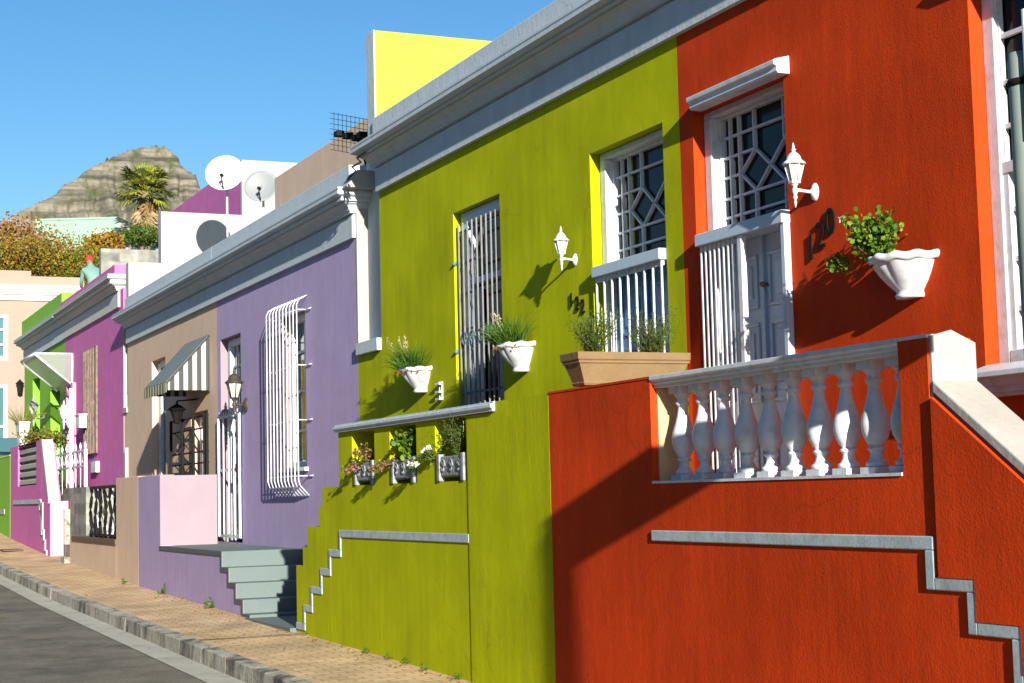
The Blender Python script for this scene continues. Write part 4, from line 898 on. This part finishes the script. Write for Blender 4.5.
# ================================================================== HOUSES ACROSS THE STREET (unseen, behind the camera's left; added to darken the shaded fronts)
for k, (x0_, x1_, hh, c_) in enumerate(((-62, -47, 4.9, (.30, .20, .12)), (-46.9, -33, 5.4, (.16, .22, .28)), (-32.9, -19, 5.0, (.34, .28, .12)), (-18.9, -5, 5.6, (.30, .12, .10)), (-4.9, 9, 5.2, (.22, .26, .22)))):
    m_ = mat('opposite_plaster_%s' % ('ochre', 'slate', 'mustard', 'brick', 'sage')[k], c_, .85, var=.1, bump=.2)
    cn_ = ('ochre', 'slate blue', 'mustard', 'brick red', 'sage green')[k]
    t = thing('terraced_house', 'unseen %s house on the far side of the street facing the balustrade' % cn_, 'house', ((x0_+x1_)/2, -7, -1.6), 'houses across the street')
    holes_ = [(x0_+1.5+3.1*q, x0_+2.7+3.1*q, -.4, 1.9) for q in range(4)]
    b = MB(); wall_open(b, x0_, x1_, -2.4, hh, holes_, -7.25, .25); b.build('wall', m_, t)
    b = MB(); b.box(x0_, x1_, -16, -7.3, -2.4, hh-.3); b.build('rear_walls', m_, t); b = MB(); b.box(x0_, x1_, -7.0, -6.75, hh-.5, hh-.2); b.build('cornice', COR, t)
    for h_ in holes_:
        b = MB(); b.box(h_[0], h_[1], -7.15, -7.12, h_[2], h_[3]); w_ = b.build('window', GLS, t); b = MB(); b.box((h_[0]+h_[1])/2-.03, (h_[0]+h_[1])/2+.03, -7.119, -7.08, h_[2], h_[3]); b.build('frame', WHT, w_)
# ================================================================== ROOF THINGS
def dish(px, py, Xd, r, label, dm=None):
    p = onX(px, py, Xd); t = thing('satellite_dish', label, 'satellite dish', (p.x-.1, p.y+.1, p.z-r-.6), 'satellite dishes on the tan house roof')
    nrm = Vector((.86, -.42, .30)).normalized(); a = nrm.cross(Vector((0, 0, 1))).normalized(); b_ = a.cross(nrm)
    mb = MB(); vs = []; fs = []; n = 32
    for i in range(7):
        rr = r*i/6+1e-4; dep = .16*r*(rr/r)**2*1.5
        for k in range(n): an = 2*PI*k/n; vs.append(p+a*rr*math.cos(an)+b_*rr*math.sin(an)+nrm*dep)
    for i in range(6):
        for k in range(n): fs.append((i*n+k, i*n+(k+1) % n, (i+1)*n+(k+1) % n, (i+1)*n+k))
    mb.add(vs, fs, 0, True); o = mb.build('reflector', dm or WHT, t); so_ = o.modifiers.new('s', 'SOLIDIFY'); so_.thickness = .012
    mb = MB(); mb.tube([p-b_*r*.98+nrm*.2*r, p-b_*r*.55+nrm*r*.95], .012, 6); mb.build('feed_arm', BRN, t)
    mb = MB(); q = p-b_*r*.5+nrm*r*.95; mb.tube([q, q-nrm*.09+b_*.03], .03, 8); mb.build('feed_horn', BLK, t)
    mb = MB(); mb.tube([p-nrm*.03, p-nrm*.12, p-nrm*.12-Vector((0, 0, r+.7))], .022, 8); mb.build('mast', WHT, t)
dish(225.5, 175, -28.6, .345, 'large round white satellite dish on the left of the pair on the roof')
dish(262, 188, -28.2, .30, 'smaller white satellite dish to the right against the pale wall', mat('pale_grey_dish_paint', (.19, .205, .22), .6, var=.04))
ar = thing('roof_grid', 'thin dark wire grid aerial above the lilac house cornice corner', 'antenna', (-19, 6.6, 3.6))
b = MB(); ya = 6.3
A0 = onY(333, 113, ya); A1 = onY(376, 122, ya)
for i in range(11):
    a = onY(334+i*4.2, 112+i*.9, ya); c = onY(334+i*4.2, 152+i*.9-2, ya); b.tube([a, c], .0032, 4)
for i in range(8):
    a = onY(330, 113+i*5.2, ya); c = onY(379, 121.5+i*5.2, ya); b.tube([a, c], .0032, 4)
b.build('grid', BLK, ar)
b = MB()
for q in ((339, 134), (348, 136), (357, 138), (362, 135)):
    c = onY(*q, ya-.05); b.box(c.x-.06, c.x+.06, c.y-.05, c.y+.05, c.z-.03, c.z+.03)
c = onY(357, 138, ya); b.tube([c, onY(366, 165, 6.35), onY(366, 172, 6.35)], .012, 5); b.build('brackets', BLK, ar)
mb = MB(); mb.tube([onY(366, 152, 5.72), onY(357, 158, 5.72), onY(361, 162, 5.72), onY(352, 167, 5.72), onY(356, 171, 5.70), onY(348, 179, 5.7)], .012, 5); mb.build('loose_cable', BLK, label='crooked black cable stub on the lilac house parapet corner', cat='cable', loc=tuple(onY(357, 165, 5.72)))
mb = MB(); mb.box(-38.0, -37.8, onX(100, 250, -37.9).y, 9.5, 3.9, onX(130, 250, -37.9).z); mb.build('stone_parapet', STN, label='grey green stone parapet behind the pink one', cat='wall', loc=(-37.9, 8, 4))

# person with red cap on the roof
def person():
    P_ = onY(89.5, 262, 6.9)      # head
    hx, hy, hz = P_
    me = bpy.data.meshes.new('person'); 
    J = {'pel': (hx+.42, hy+.05, hz-.62), 'wst': (hx+.40, hy+.04, hz-.45), 'ch': (hx+.27, hy+.02, hz-.24), 'nk': (hx+.10, hy+.01, hz-.12), 'hd': (hx, hy, hz-.02), 'ht': (hx-.03, hy, hz+.07),
         'sl': (hx+.20, hy-.17, hz-.22), 'el': (hx+.06, hy-.20, hz-.48), 'hl': (hx-.12, hy-.17, hz-.62), 'sr': (hx+.20, hy+.2, hz-.22), 'er': (hx+.06, hy+.22, hz-.48), 'hr': (hx-.12, hy+.2, hz-.62),
         'kl': (hx+.38, hy-.08, hz-1.05), 'fl': (hx+.45, hy-.09, hz-1.45), 'tl': (hx+.28, hy-.09, hz-1.48), 'kr': (hx+.38, hy+.17, hz-1.05), 'fr': (hx+.45, hy+.18, hz-1.45), 'tr': (hx+.28, hy+.18, hz-1.48)}
    R_ = {'pel': .15, 'wst': .135, 'ch': .155, 'nk': .06, 'hd': .095, 'ht': .09, 'sl': .065, 'el': .045, 'hl': .035, 'sr': .065, 'er': .045, 'hr': .035, 'kl': .07, 'fl': .045, 'tl': .035, 'kr': .07, 'fr': .045, 'tr': .035}
    E = [('pel', 'wst'), ('wst', 'ch'), ('ch', 'nk'), ('nk', 'hd'), ('hd', 'ht'), ('ch', 'sl'), ('sl', 'el'), ('el', 'hl'), ('ch', 'sr'), ('sr', 'er'), ('er', 'hr'), ('pel', 'kl'), ('kl', 'fl'), ('fl', 'tl'), ('pel', 'kr'), ('kr', 'fr'), ('fr', 'tr')]
    K = list(J); base = Vector(J['fl']); me.from_pydata([tuple(Vector(J[k])-base) for k in K], [(K.index(a), K.index(b)) for a, b in E], [])
    o = bpy.data.objects.new('person', me); sc.collection.objects.link(o); o.location = base
    sk = o.modifiers.new('skin', 'SKIN'); 
    for i, k in enumerate(K): v = me.skin_vertices[0].data[i] if me.skin_vertices else None
    if not me.skin_vertices:
        bm = bmesh.new(); bm.from_mesh(me); bm.verts.layers.skin.verify(); bm.to_mesh(me); bm.free()
    for i, k in enumerate(K): me.skin_vertices[0].data[i].radius = (R_[k], R_[k])
    me.skin_vertices[0].data[0].use_root = True
    o.modifiers.new('sub', 'SUBSURF').levels = 2; o.modifiers['sub'].render_levels = 2
    dg = C.evaluated_depsgraph_get(); m2 = bpy.data.meshes.new_from_object(o.evaluated_get(dg)); o.modifiers.clear(); o.data = m2
    m2.materials.clear()
    for m_ in (mat('mint_shirt_cloth', (.14, .26, .23), .8), mat('brown_skin', (.22, .11, .06), .6), mat('dark_trousers', (.04, .05, .08), .8)): m2.materials.append(m_)
    for pl in m2.polygons:
        c = pl.center+base; pl.use_smooth = True
        if c.z > hz-.13 and c.x < hx+.12: pl.material_index = 1
        elif c.z < hz-.62: pl.material_index = 2
        elif c.x < hx+.0: pl.material_index = 1
    tag(o, 'person in red cap and mint shirt bending over on the roof behind the pink parapet', 'person')
    b = MB(); b.lathe([(.100, .025), (.105, .05), (.095, .08), (.05, .115), (0, .125)], (hx-.01, hy, hz+.02), 16)
    b.add([(hx-.05, hy-.09, hz+.01), (hx-.05, hy+.09, hz+.01), (hx-.20, hy+.06, hz-.02), (hx-.20, hy-.06, hz-.02), (hx-.05, hy-.09, hz+.03), (hx-.05, hy+.09, hz+.03), (hx-.20, hy+.06, hz+.0), (hx-.20, hy-.06, hz+.0)], [(0, 1, 2, 3), (4, 5, 6, 7), (2, 3, 7, 6), (0, 3, 7, 4), (1, 2, 6, 5)])
    off = o; bb_ = b.build('cap', mat('red_cap_cloth', (.75, .02, .02), .8), o)
person()

# ================================================================== END HOUSE across the bend
he = thing('beige_house', 'beige house with white cornice closing the street at the left edge', 'house', (-52, 5, 0))
XE = -52.0
def EY(px, py): p = onX(px, py, XE); return p.y, p.z
y1, zc1 = EY(84, 284); _, zp2 = EY(60, 277); ys_, zp1 = EY(31, 271)
mb = MB()
def wall_open_x(mb, y0, y1_, z0, z1, holes, xf, th, mi=0):
    ys = sorted(set([y0, y1_]+[h[i] for h in holes for i in (0, 1)])); zs = sorted(set([z0, z1]+[h[i] for h in holes for i in (2, 3)]))
    for i in range(len(ys)-1):
        for j in range(len(zs)-1):
            yc, zc = (ys[i]+ys[i+1])/2, (zs[j]+zs[j+1])/2
            if any(h[0] < yc < h[1] and h[2] < zc < h[3] for h in holes): continue
            mb.quad((xf, ys[i], zs[j]), (xf, ys[i+1], zs[j]), (xf, ys[i+1], zs[j+1]), (xf, ys[i], zs[j+1]), mi)
    for a, b, c, d in holes+[(y0, y1_, z0, z1)]:
        mb.quad((xf, a, c), (xf-th, a, c), (xf-th, a, d), (xf, a, d), mi); mb.quad((xf, b, c), (xf, b, d), (xf-th, b, d), (xf-th, b, c), mi)
        mb.quad((xf, a, d), (xf-th, a, d), (xf-th, b, d), (xf, b, d), mi); mb.quad((xf, a, c), (xf, b, c), (xf-th, b, c), (xf-th, a, c), mi)
wy1 = EY(8, 330)[0]; wz1 = EY(3, 314)[1]; wz0 = EY(3, 360)[1]; dz1 = EY(3, 384)[1]
EH = [(wy1-1.5, wy1, wz0, wz1), (wy1-1.4, wy1, -.2, dz1)]
wall_open_x(mb, -6.0, y1, -2, zp2, EH, XE, .25); mb.build('wall', mat('beige_plaster', (.26, .20, .155), .75, var=.05), he)
mb = MB(); mb.box(XE-8, XE-.26, -5.9, y1-.05, -2, zp2-.3); mb.build('rear_walls', mat('beige_plaster', (.26, .20, .155)), he)
mb = MB(); mb.box(XE-.25, XE+.001, -6, ys_, zp2, zp1); mb.build('raised_parapet', mat('beige_plaster', (.26, .20, .155)), he)
mb = MB(); zb2 = EY(40, 301)[1]; zq = EY(40, 286)[1]
pr = [(0, zb2), (.06, zb2), (.06, zq-.30), (.12, zq-.28), (.12, zq-.2), (.2, zq-.1), (.22, zq), (0, zq+.02)]
vs = []
for yy in (-6.05, y1+.1): vs += [(XE+p, yy, z) for p, z in pr]
n_ = len(pr); mb.add(vs, [(i, i+1, n_+i+1, n_+i) for i in range(n_-1)]+[tuple(range(n_)), tuple(range(n_, 2*n_))]); mb.build('cornice', mat('white_cornice_paint', (.62, .62, .58)), he)
for (a, b, c, d) in EH:
    mb = MB(); t_ = .12
    mb.box(XE-.1, XE-.02, a, a+t_, c, d); mb.box(XE-.1, XE-.02, b-t_, b, c, d); mb.box(XE-.1, XE-.02, a+t_, b-t_, d-t_, d); mb.box(XE-.1, XE-.02, a+t_, b-t_, c, c+t_)
    for k in (1, 2): zz = c+(d-c)*k/3; mb.box(XE-.1, XE-.03, a+t_, b-t_, zz-.03, zz+.03)
    w_ = mb.build('window', WHT, he); mb = MB(); mb.box(XE-.12, XE-.1, a, b, c, d); mb.build('pane', GLT if d > 3.6 else WHT, w_)
p = onX(19, 388, XE); mb = MB(); mb.lathe([(0, -.22), (.07, -.18), (.10, .08), (.13, .12), (.05, .2), (0, .26)], (XE+.2, p.y, p.z), 8, smooth=False); mb.tube([(XE, p.y, p.z-.1), (XE+.2, p.y, p.z-.2)], .025, 6)
mb.build('wall_lantern', BLK, label='small black lantern on the beige end house', cat='wall lamp', loc=(XE, p.y, p.z))
# parked car peeping over the lime wall
def car():
    zr = .42; x0 = -49.3; yc = 5.95
    t = thing('parked_car', 'dark blue parked car at the left edge with pale windscreen', 'car', (x0, yc, zr))
    prof = [(-2.1, .25), (-2.15, .7), (-1.5, .95), (-.9, 1.42), (.7, 1.46), (1.4, 1.0), (2.1, .85), (2.15, .3)]
    vs = []; n = len(prof)
    for yy, k in ((-.82, 1), (-.70, 1), (.70, 1), (.82, 1)):
        for (x, z) in prof: vs.append((x0+x, yc+yy*(.86 if z > 1.2 else 1), zr+z-(.03 if abs(yy) > .75 else 0)))
    mb = MB(); fs = []
    for j in range(3):
        for i in range(n-1): fs.append((j*n+i, j*n+i+1, (j+1)*n+i+1, (j+1)*n+i))
    fs += [tuple(range(n)), tuple(range(3*n, 4*n))]; mb.add(vs, fs); mb.build('body', mat('dark_blue_car_paint', (.01, .03, .07), .15, spec=.8), t, bevel=.03)
    mb = MB(); mb.quad((x0+.78, yc-.55, zr+1.45), (x0+1.38, yc-.62, zr+1.05), (x0+1.38, yc+.62, zr+1.05), (x0+.78, yc+.55, zr+1.45)); mb.build('windscreen', GLT, t)
    for sx in (-1.35, 1.35):
        for s_ in (-.8, .8):
            mb = MB(); mb.tube([(x0+sx, yc+s_-.09, zr+.31), (x0+sx, yc+s_+.09, zr+.31)], .31, 18); w_ = mb.build('wheel', mat('tyre_rubber', (.02, .02, .02), .8), t)
            mb = MB(); mb.tube([(x0+sx, yc+s_-.1, zr+.31), (x0+sx, yc+s_+.1, zr+.31)], .18, 14); mb.build('rim', mat('wheel_alloy', (.5, .5, .5), .3, metal=.9), w_)
    for s_ in (-.6, .6):
        mb = MB(); mb.box(x0+2.10, x0+2.17, yc+s_-.15, yc+s_+.15, zr+.6, zr+.75); mb.build('headlight', CLR, t)
car()

# ================================================================== TREES, MINT BUILDING, MOUNTAIN
def crown_tree(label, px, py, X, rx, rz, nl, mats, seed, ls=.10, group=None, name='bushy_tree', trunk_r=.14, sparse=.0):
    r = random.Random(seed); c = onX(px, py, X); base = Vector((c.x, c.y, zg(c.x)-.3))
    t = thing(name, label, 'tree', base, group)
    tk = MB(); tk.tube([base, base*.4+c*.6+Vector((0, .1, 0)), c], [trunk_r*1.5, trunk_r, trunk_r*.6], 8); cl = []
    for i in range(22):
        a = r.uniform(0, 2*PI); e = r.uniform(-.55, 1); q = r.uniform(.45, 1)
        cc = c+Vector((rx*.8*q*math.cos(a)*math.cos(e), rx*q*math.sin(a)*math.cos(e), rz*q*math.sin(e))); cl.append(cc)
        tk.tube([c-Vector((0, 0, rz*.6)), (c+cc)/2, cc, cc+(cc-c)*.25], [.06, .04, .025, .008], 5)
    tk.build('trunk', mat('grey_bark', (.16, .12, .09), .9, var=.2, scale=8), t)
    lf = MB()
    for i in range(nl):
        cc = r.choice(cl); s_ = rx*.27
        leaf(lf, cc+Vector((r.gauss(0, s_), r.gauss(0, s_), r.gauss(0, s_*rz/rx))), ls*r.uniform(.6, 1.3), r.randrange(len(mats)), .6, r)
    lf.build('crown', mats, t)
TG = 'rusty leaved trees behind the end house'
crown_tree('rust and yellow leaved tree at the far left behind the beige house', 14, 280, -64, 1.7, 1.35, 15000, [AUT, AUT2, LF3], 41, group=TG)
crown_tree('rust brown tree behind the middle of the beige house', 44, 272, -66, 1.6, 1.4, 15000, [AUT, AUT2, AUT, LF3], 42, group=TG)
crown_tree('yellow brown tree nearest the red capped person', 78, 280, -64, 1.1, 1.15, 10000, [AUT2, AUT, LF3, LF2], 43, group=TG)
crown_tree('thin reddish tree top left of the mint building', 22, 250, -78, 1.5, 1.4, 3000, [mat('dull_red_leaf', (.20, .11, .08), .8), AUT], 44, ls=.18)
crown_tree('small rust tree before the white gable', 104, 252, -74, .75, .7, 3500, [AUT, AUT2], 45, ls=.18)
crown_tree('bright green tree below the palm crown', 148, 238, -76, 1.0, .55, 4000, [LF1, LF3], 47, ls=.12)
# mint building
bmn = thing('mint_building', 'mint green building with a white gable end below the mountain', 'building', tuple(onX(117, 240, -86)))
MNT = mat('mint_plaster', (.20, .33, .25), .8, var=.04)
K = onX(117, 219, -86); th = math.radians(22); dl = Vector((-.42, -.91, 0)).normalized(); dr_ = Vector((-.36, .93, 0)).normalized()
b = MB(); L1_ = 4.2; L2_ = 4.6; zt = K.z; z0_ = 2.0
P1 = K+dl*L1_; P2 = K+dr_*L2_; P3 = P1+dr_*L2_
def V(p, z): return (p.x, p.y, z)
b.add([V(K, z0_), V(K, zt), V(P1, zt), V(P1, z0_)], [(0, 1, 2, 3)], 0); b.add([V(K, z0_), V(K, zt), V(P2, zt-1.3), V(P2, z0_)], [(0, 1, 2, 3)], 1)
b.add([V(P1, z0_), V(P1, zt), V(P3, zt-1.3), V(P3, z0_)], [(0, 1, 2, 3)], 0); b.add([V(P2, z0_), V(P2, zt-1.3), V(P3, zt-1.3), V(P3, z0_)], [(0, 1, 2, 3)], 0); b.build('walls', [MNT, WHP], bmn)
b = MB(); b.add([V(K, zt+.02), V(P1, zt+.02), V(P3, zt-1.28), V(P2, zt-1.28), V(K, zt+.12), V(P1, zt+.12), V(P3, zt-1.18), V(P2, zt-1.18)], [(0, 1, 2, 3), (4, 5, 6, 7), (0, 1, 5, 4), (1, 2, 6, 5), (2, 3, 7, 6), (3, 0, 4, 7)]); b.build('roof', MNT, bmn)
b = MB(); q = onX(142, 229, -84); b.prismX([(q.y, 2), (q.y, q.z), (q.y+1.1, q.z-.75), (q.y+1.1, 2)], -84.5, -84); b.build('mint_gable_wall', MNT, label='small mint green gable wall right of the white gable', cat='wall', loc=(-84, q.y, 2))
# palm
def palm():
    c = onX(145, 192, -82); base = Vector((c.x, c.y, zg(c.x)-.3)); r = random.Random(3)
    t = thing('palm_tree', 'fan palm with a skirt of dead leaves before the mountain', 'palm tree', base)
    b = MB(); b.tube([base, base*.5+c*.5, c], [.35, .28, .25], 10); b.build('trunk', mat('grey_bark', (.16, .12, .09), .9), t)
    def fan(mb, o, d, L_, rad, n, mi, droop):
        d = d.normalized(); s_ = d.cross(Vector((0, 0, 1))).normalized(); u_ = s_.cross(d)
        hub = o+d*L_; mb.tube([o, hub], .02, 4, mi)
        for i in range(n):
            a = -1.25+2.5*i/(n-1); dd = (d*math.cos(a)+s_*math.sin(a)+u_*r.uniform(-.12, .12)); q = s_*math.cos(a)-d*math.sin(a)
            e = hub+dd*rad*r.uniform(.85, 1.05)+Vector((0, 0, -droop*rad)); m_ = hub+dd*rad*.55; w_ = rad*.075
            mb.add([hub, m_+q*w_, e, m_-q*w_], [(0, 1, 2, 3)], mi)
    lv = MB()
    for i in range(70):
        a = r.uniform(0, 2*PI); e = r.uniform(-.45, 1.5); d = Vector((math.cos(a)*math.cos(e), math.sin(a)*math.cos(e), math.sin(e)))
        fan(lv, c+Vector((0, 0, -.1)), d, r.uniform(.45, 1.1), r.uniform(.6, .95), 15, 0 if r.random() < .8 else 1, .18+max(0, -.2*e))
    lv.build('fronds', [PLM, LF3], t)
    lv = MB()
    for i in range(55):
        a = r.uniform(0, 2*PI); rr = r.uniform(.3, .85); o = c+Vector((math.cos(a)*.3, math.sin(a)*.3, -r.uniform(.1, 1.5)))
        d = Vector((math.cos(a)*rr*.22, math.sin(a)*rr*.22, -1)); fan(lv, o, d, .35, r.uniform(.5, .8), 9, 0, .1)
    lv.build('dead_frond_skirt', [SKT], t)
palm()
# mountain
def mountain():
    prof = [(-60, 250), (-20, 232), (0, 222), (20, 212), (38, 203), (55, 195), (62, 186), (75, 180), (88, 169), (100, 163), (112, 157), (128, 151), (140, 148), (155, 146), (165, 147), (172, 151), (178, 158), (182, 167), (190, 172), (195, 174), (199, 185), (204, 200), (212, 214), (240, 232), (300, 262), (400, 300), (560, 330)]
    D = 1900.0; import mathutils.noise as mn
    mb = MB(); cols = 260; rows = 70; vs = []
    def ph(px):
        for i in range(len(prof)-1):
            if prof[i][0] <= px <= prof[i+1][0]:
                t = (px-prof[i][0])/(prof[i+1][0]-prof[i][0]); return prof[i][1]*(1-t)+prof[i+1][1]*t
        return prof[-1][1]
    for i in range(cols+1):
        px = -60+620*(i/cols)**1.25; top = onX(px, ph(px), -D)
        for j in range(rows+1):
            v = j/rows     # 0 ridge .. 1 foot toward viewer
            z = top.z*(1-v)+(-40)*v
            run = 420*v**1.5
            q = Vector((px*.05, z*.012, 0)); ter = (mn.fractal(Vector((0, px*.01, z*.045)), 1, 2, 4))*26+mn.fractal(Vector((px*.09, z*.006, 5)), 1, 2, 5)*26
            k = min(1, v*8)
            vs.append((-D+run+ter*k, top.y*(1-.0*v), z+(mn.noise(Vector((px*.35, 3.1, 0)))*4 if j == 0 else 0)))
    fs = []
    for i in range(cols):
        for j in range(rows): a = i*(rows+1)+j; fs.append((a, a+1, a+rows+2, a+rows+1))
    nv = len(vs)     # back slope
    for i in range(cols+1):
        tx = vs[i*(rows+1)]; vs.append((tx[0]-700, tx[1], -40))
    for i in range(cols): fs.append((i*(rows+1), (i+1)*(rows+1), nv+i+1, nv+i))
    mb.add(vs, fs, 0, True)
    m = bpy.data.materials.new('banded_mountain_rock'); m.use_nodes = True; nt = m.node_tree; b = nt.nodes['Principled BSDF']; L = nt.links.new
    g = N(nt, 'ShaderNodeNewGeometry'); mp = N(nt, 'ShaderNodeMapping'); mp.inputs['Scale'].default_value = (.006, .006, .11); L(g.outputs['Position'], mp.inputs[0])
    n1 = N(nt, 'ShaderNodeTexNoise'); n1.inputs['Scale'].default_value = 1; n1.inputs['Detail'].default_value = 9; n1.inputs['Roughness'].default_value = .65; L(mp.outputs[0], n1.inputs[0])
    cr = N(nt, 'ShaderNodeValToRGB'); e = cr.color_ramp.elements; e[0].position = .36; e[0].color = (.035, .035, .028, 1); e[1].position = .62; e[1].color = (.19, .175, .14, 1)
    x = e.new(.46); x.color = (.10, .095, .075, 1); x = e.new(.53); x.color = (.155, .14, .11, 1); L(n1.outputs[0], cr.inputs[0])
    n2 = N(nt, 'ShaderNodeTexNoise'); n2.inputs['Scale'].default_value = .035; n2.inputs['Detail'].default_value = 9; n2.inputs['Roughness'].default_value = .7; L(g.outputs['Position'], n2.inputs[0])
    mr = N(nt, 'ShaderNodeMapRange'); mr.inputs[1].default_value = .5; mr.inputs[2].default_value = .62; L(n2.outputs[0], mr.inputs[0])
    mx = N(nt, 'ShaderNodeMix', data_type='RGBA'); L(mr.outputs[0], mx.inputs[0]); L(cr.outputs[0], mx.inputs[6]); mx.inputs[7].default_value = (.045, .055, .02, 1); L(mx.outputs[2], b.inputs['Base Color']); b.inputs['Roughness'].default_value = .95
    mb.build('mountain', m, kind='structure')
mountain()

# ================================================================== STREET POLE at right edge (casts the long shadow)
sp_ = thing('street_pole', 'pale grey pole with a dark clamp and wire at the right edge', 'pole', (-4.6, 3.98, zg(-4.6)))
pt = onY(1012, 57, 3.98); px_ = pt.x+.052
PG = mat('pale_galvanised_paint', (.20, .25, .225), .5, var=.1, scale=6, stain=(.2, .2, .18), stain_amt=.4, stain_scale=6)
b = MB(); b.tube([(px_+.03, 3.98, zg(-4)-.2), (px_, 3.98, pt.z-.03), (px_, 3.98, pt.z)], [.055, .052, .046], 24); b.build('shaft', PG, sp_)
b = MB(); b.tube([(px_, 3.98, pt.z-.12), (px_, 3.98, pt.z-.095)], .056, 20); b.box(px_-.075, px_-.05, 3.965, 3.995, pt.z-.13, pt.z-.09); b.tube([(px_-.06, 3.97, pt.z-.11), (px_+.25, 3.9, pt.z-.05), (px_+1.5, 3.8, pt.z+.4)], .004, 5); b.build('clamp', BLK, sp_)
b = MB(); b.box(px_+.06, px_+.075, 3.93, 4.69, 1.17, 1.62); b.build('sign_board', WHT, sp_, bevel=.004)
b = MB(); b.box(px_+.0, px_+.059, 3.98, 4.03, 1.33, 1.36); b.build('sign_bracket', PG, sp_); b = MB(); b.box(px_+.0, px_+.059, 3.98, 4.03, 1.39, 1.42); b.build('sign_bracket', PG, sp_)
# weeds along the walls
def weed(label, x, y, n=26, s_=.06, seed=1):
    r = random.Random(seed); b = MB(); z = zg(x)-.003
    for i in range(n):
        a = r.uniform(0, 2*PI); leaf(b, (x+r.gauss(0, s_*.8), y-abs(r.gauss(0, s_*.4)), z+abs(r.gauss(0, s_*.6))), s_*r.uniform(.5, 1.1), 0, .5, r, d=(math.cos(a), math.sin(a), r.uniform(.2, 1.5)))
    b.build('weed', [LF1], label=label, cat='weed', group='weeds along the wall foot', loc=(x, y, z))
weed('small green weed at the foot of the lilac wall, nearer the steps', -20.5, 4.97, 26, .07, 1)
weed('small green weed at the foot of the lilac wall, nearer the tan wall', -23.2, 4.97, 22, .06, 2)
weed('flat weed on the pavement before the tan wall', -25.6, 4.9, 20, .05, 3)
for i, x in enumerate((-14.6, -14.0, -13.6, -13.1, -12.4)): 
    weed(['tiny weed at the green wall foot, farthest from camera', 'tiny weed at the green wall foot, second from the steps', 'middle tiny weed at the green wall foot', 'tiny weed at the green wall foot, second nearest', 'tiny weed at the green wall foot nearest the camera'][i], x, 4.97, 16, .035, 10+i)

b = MB(); r_ = random.Random(5)
for i in range(170):
    x = r_.uniform(-24, -11.5); y = 4.97-abs(r_.gauss(0, .10)) if r_.random() < .75 else r_.uniform(3.7, 4.9)
    leaf(b, (x, y, zg(x)-.043*(5-y)/1.15+.004+(-.15 if y < 3.85 else 0)), r_.uniform(.015, .04), 0, .6, r_, d=(r_.gauss(0, 1), r_.gauss(0, 1), .12))
b.build('leaf_litter', [AUT], label='scattered dry leaves on the brick pavement along the wall foot', cat='leaf litter', kind='stuff')
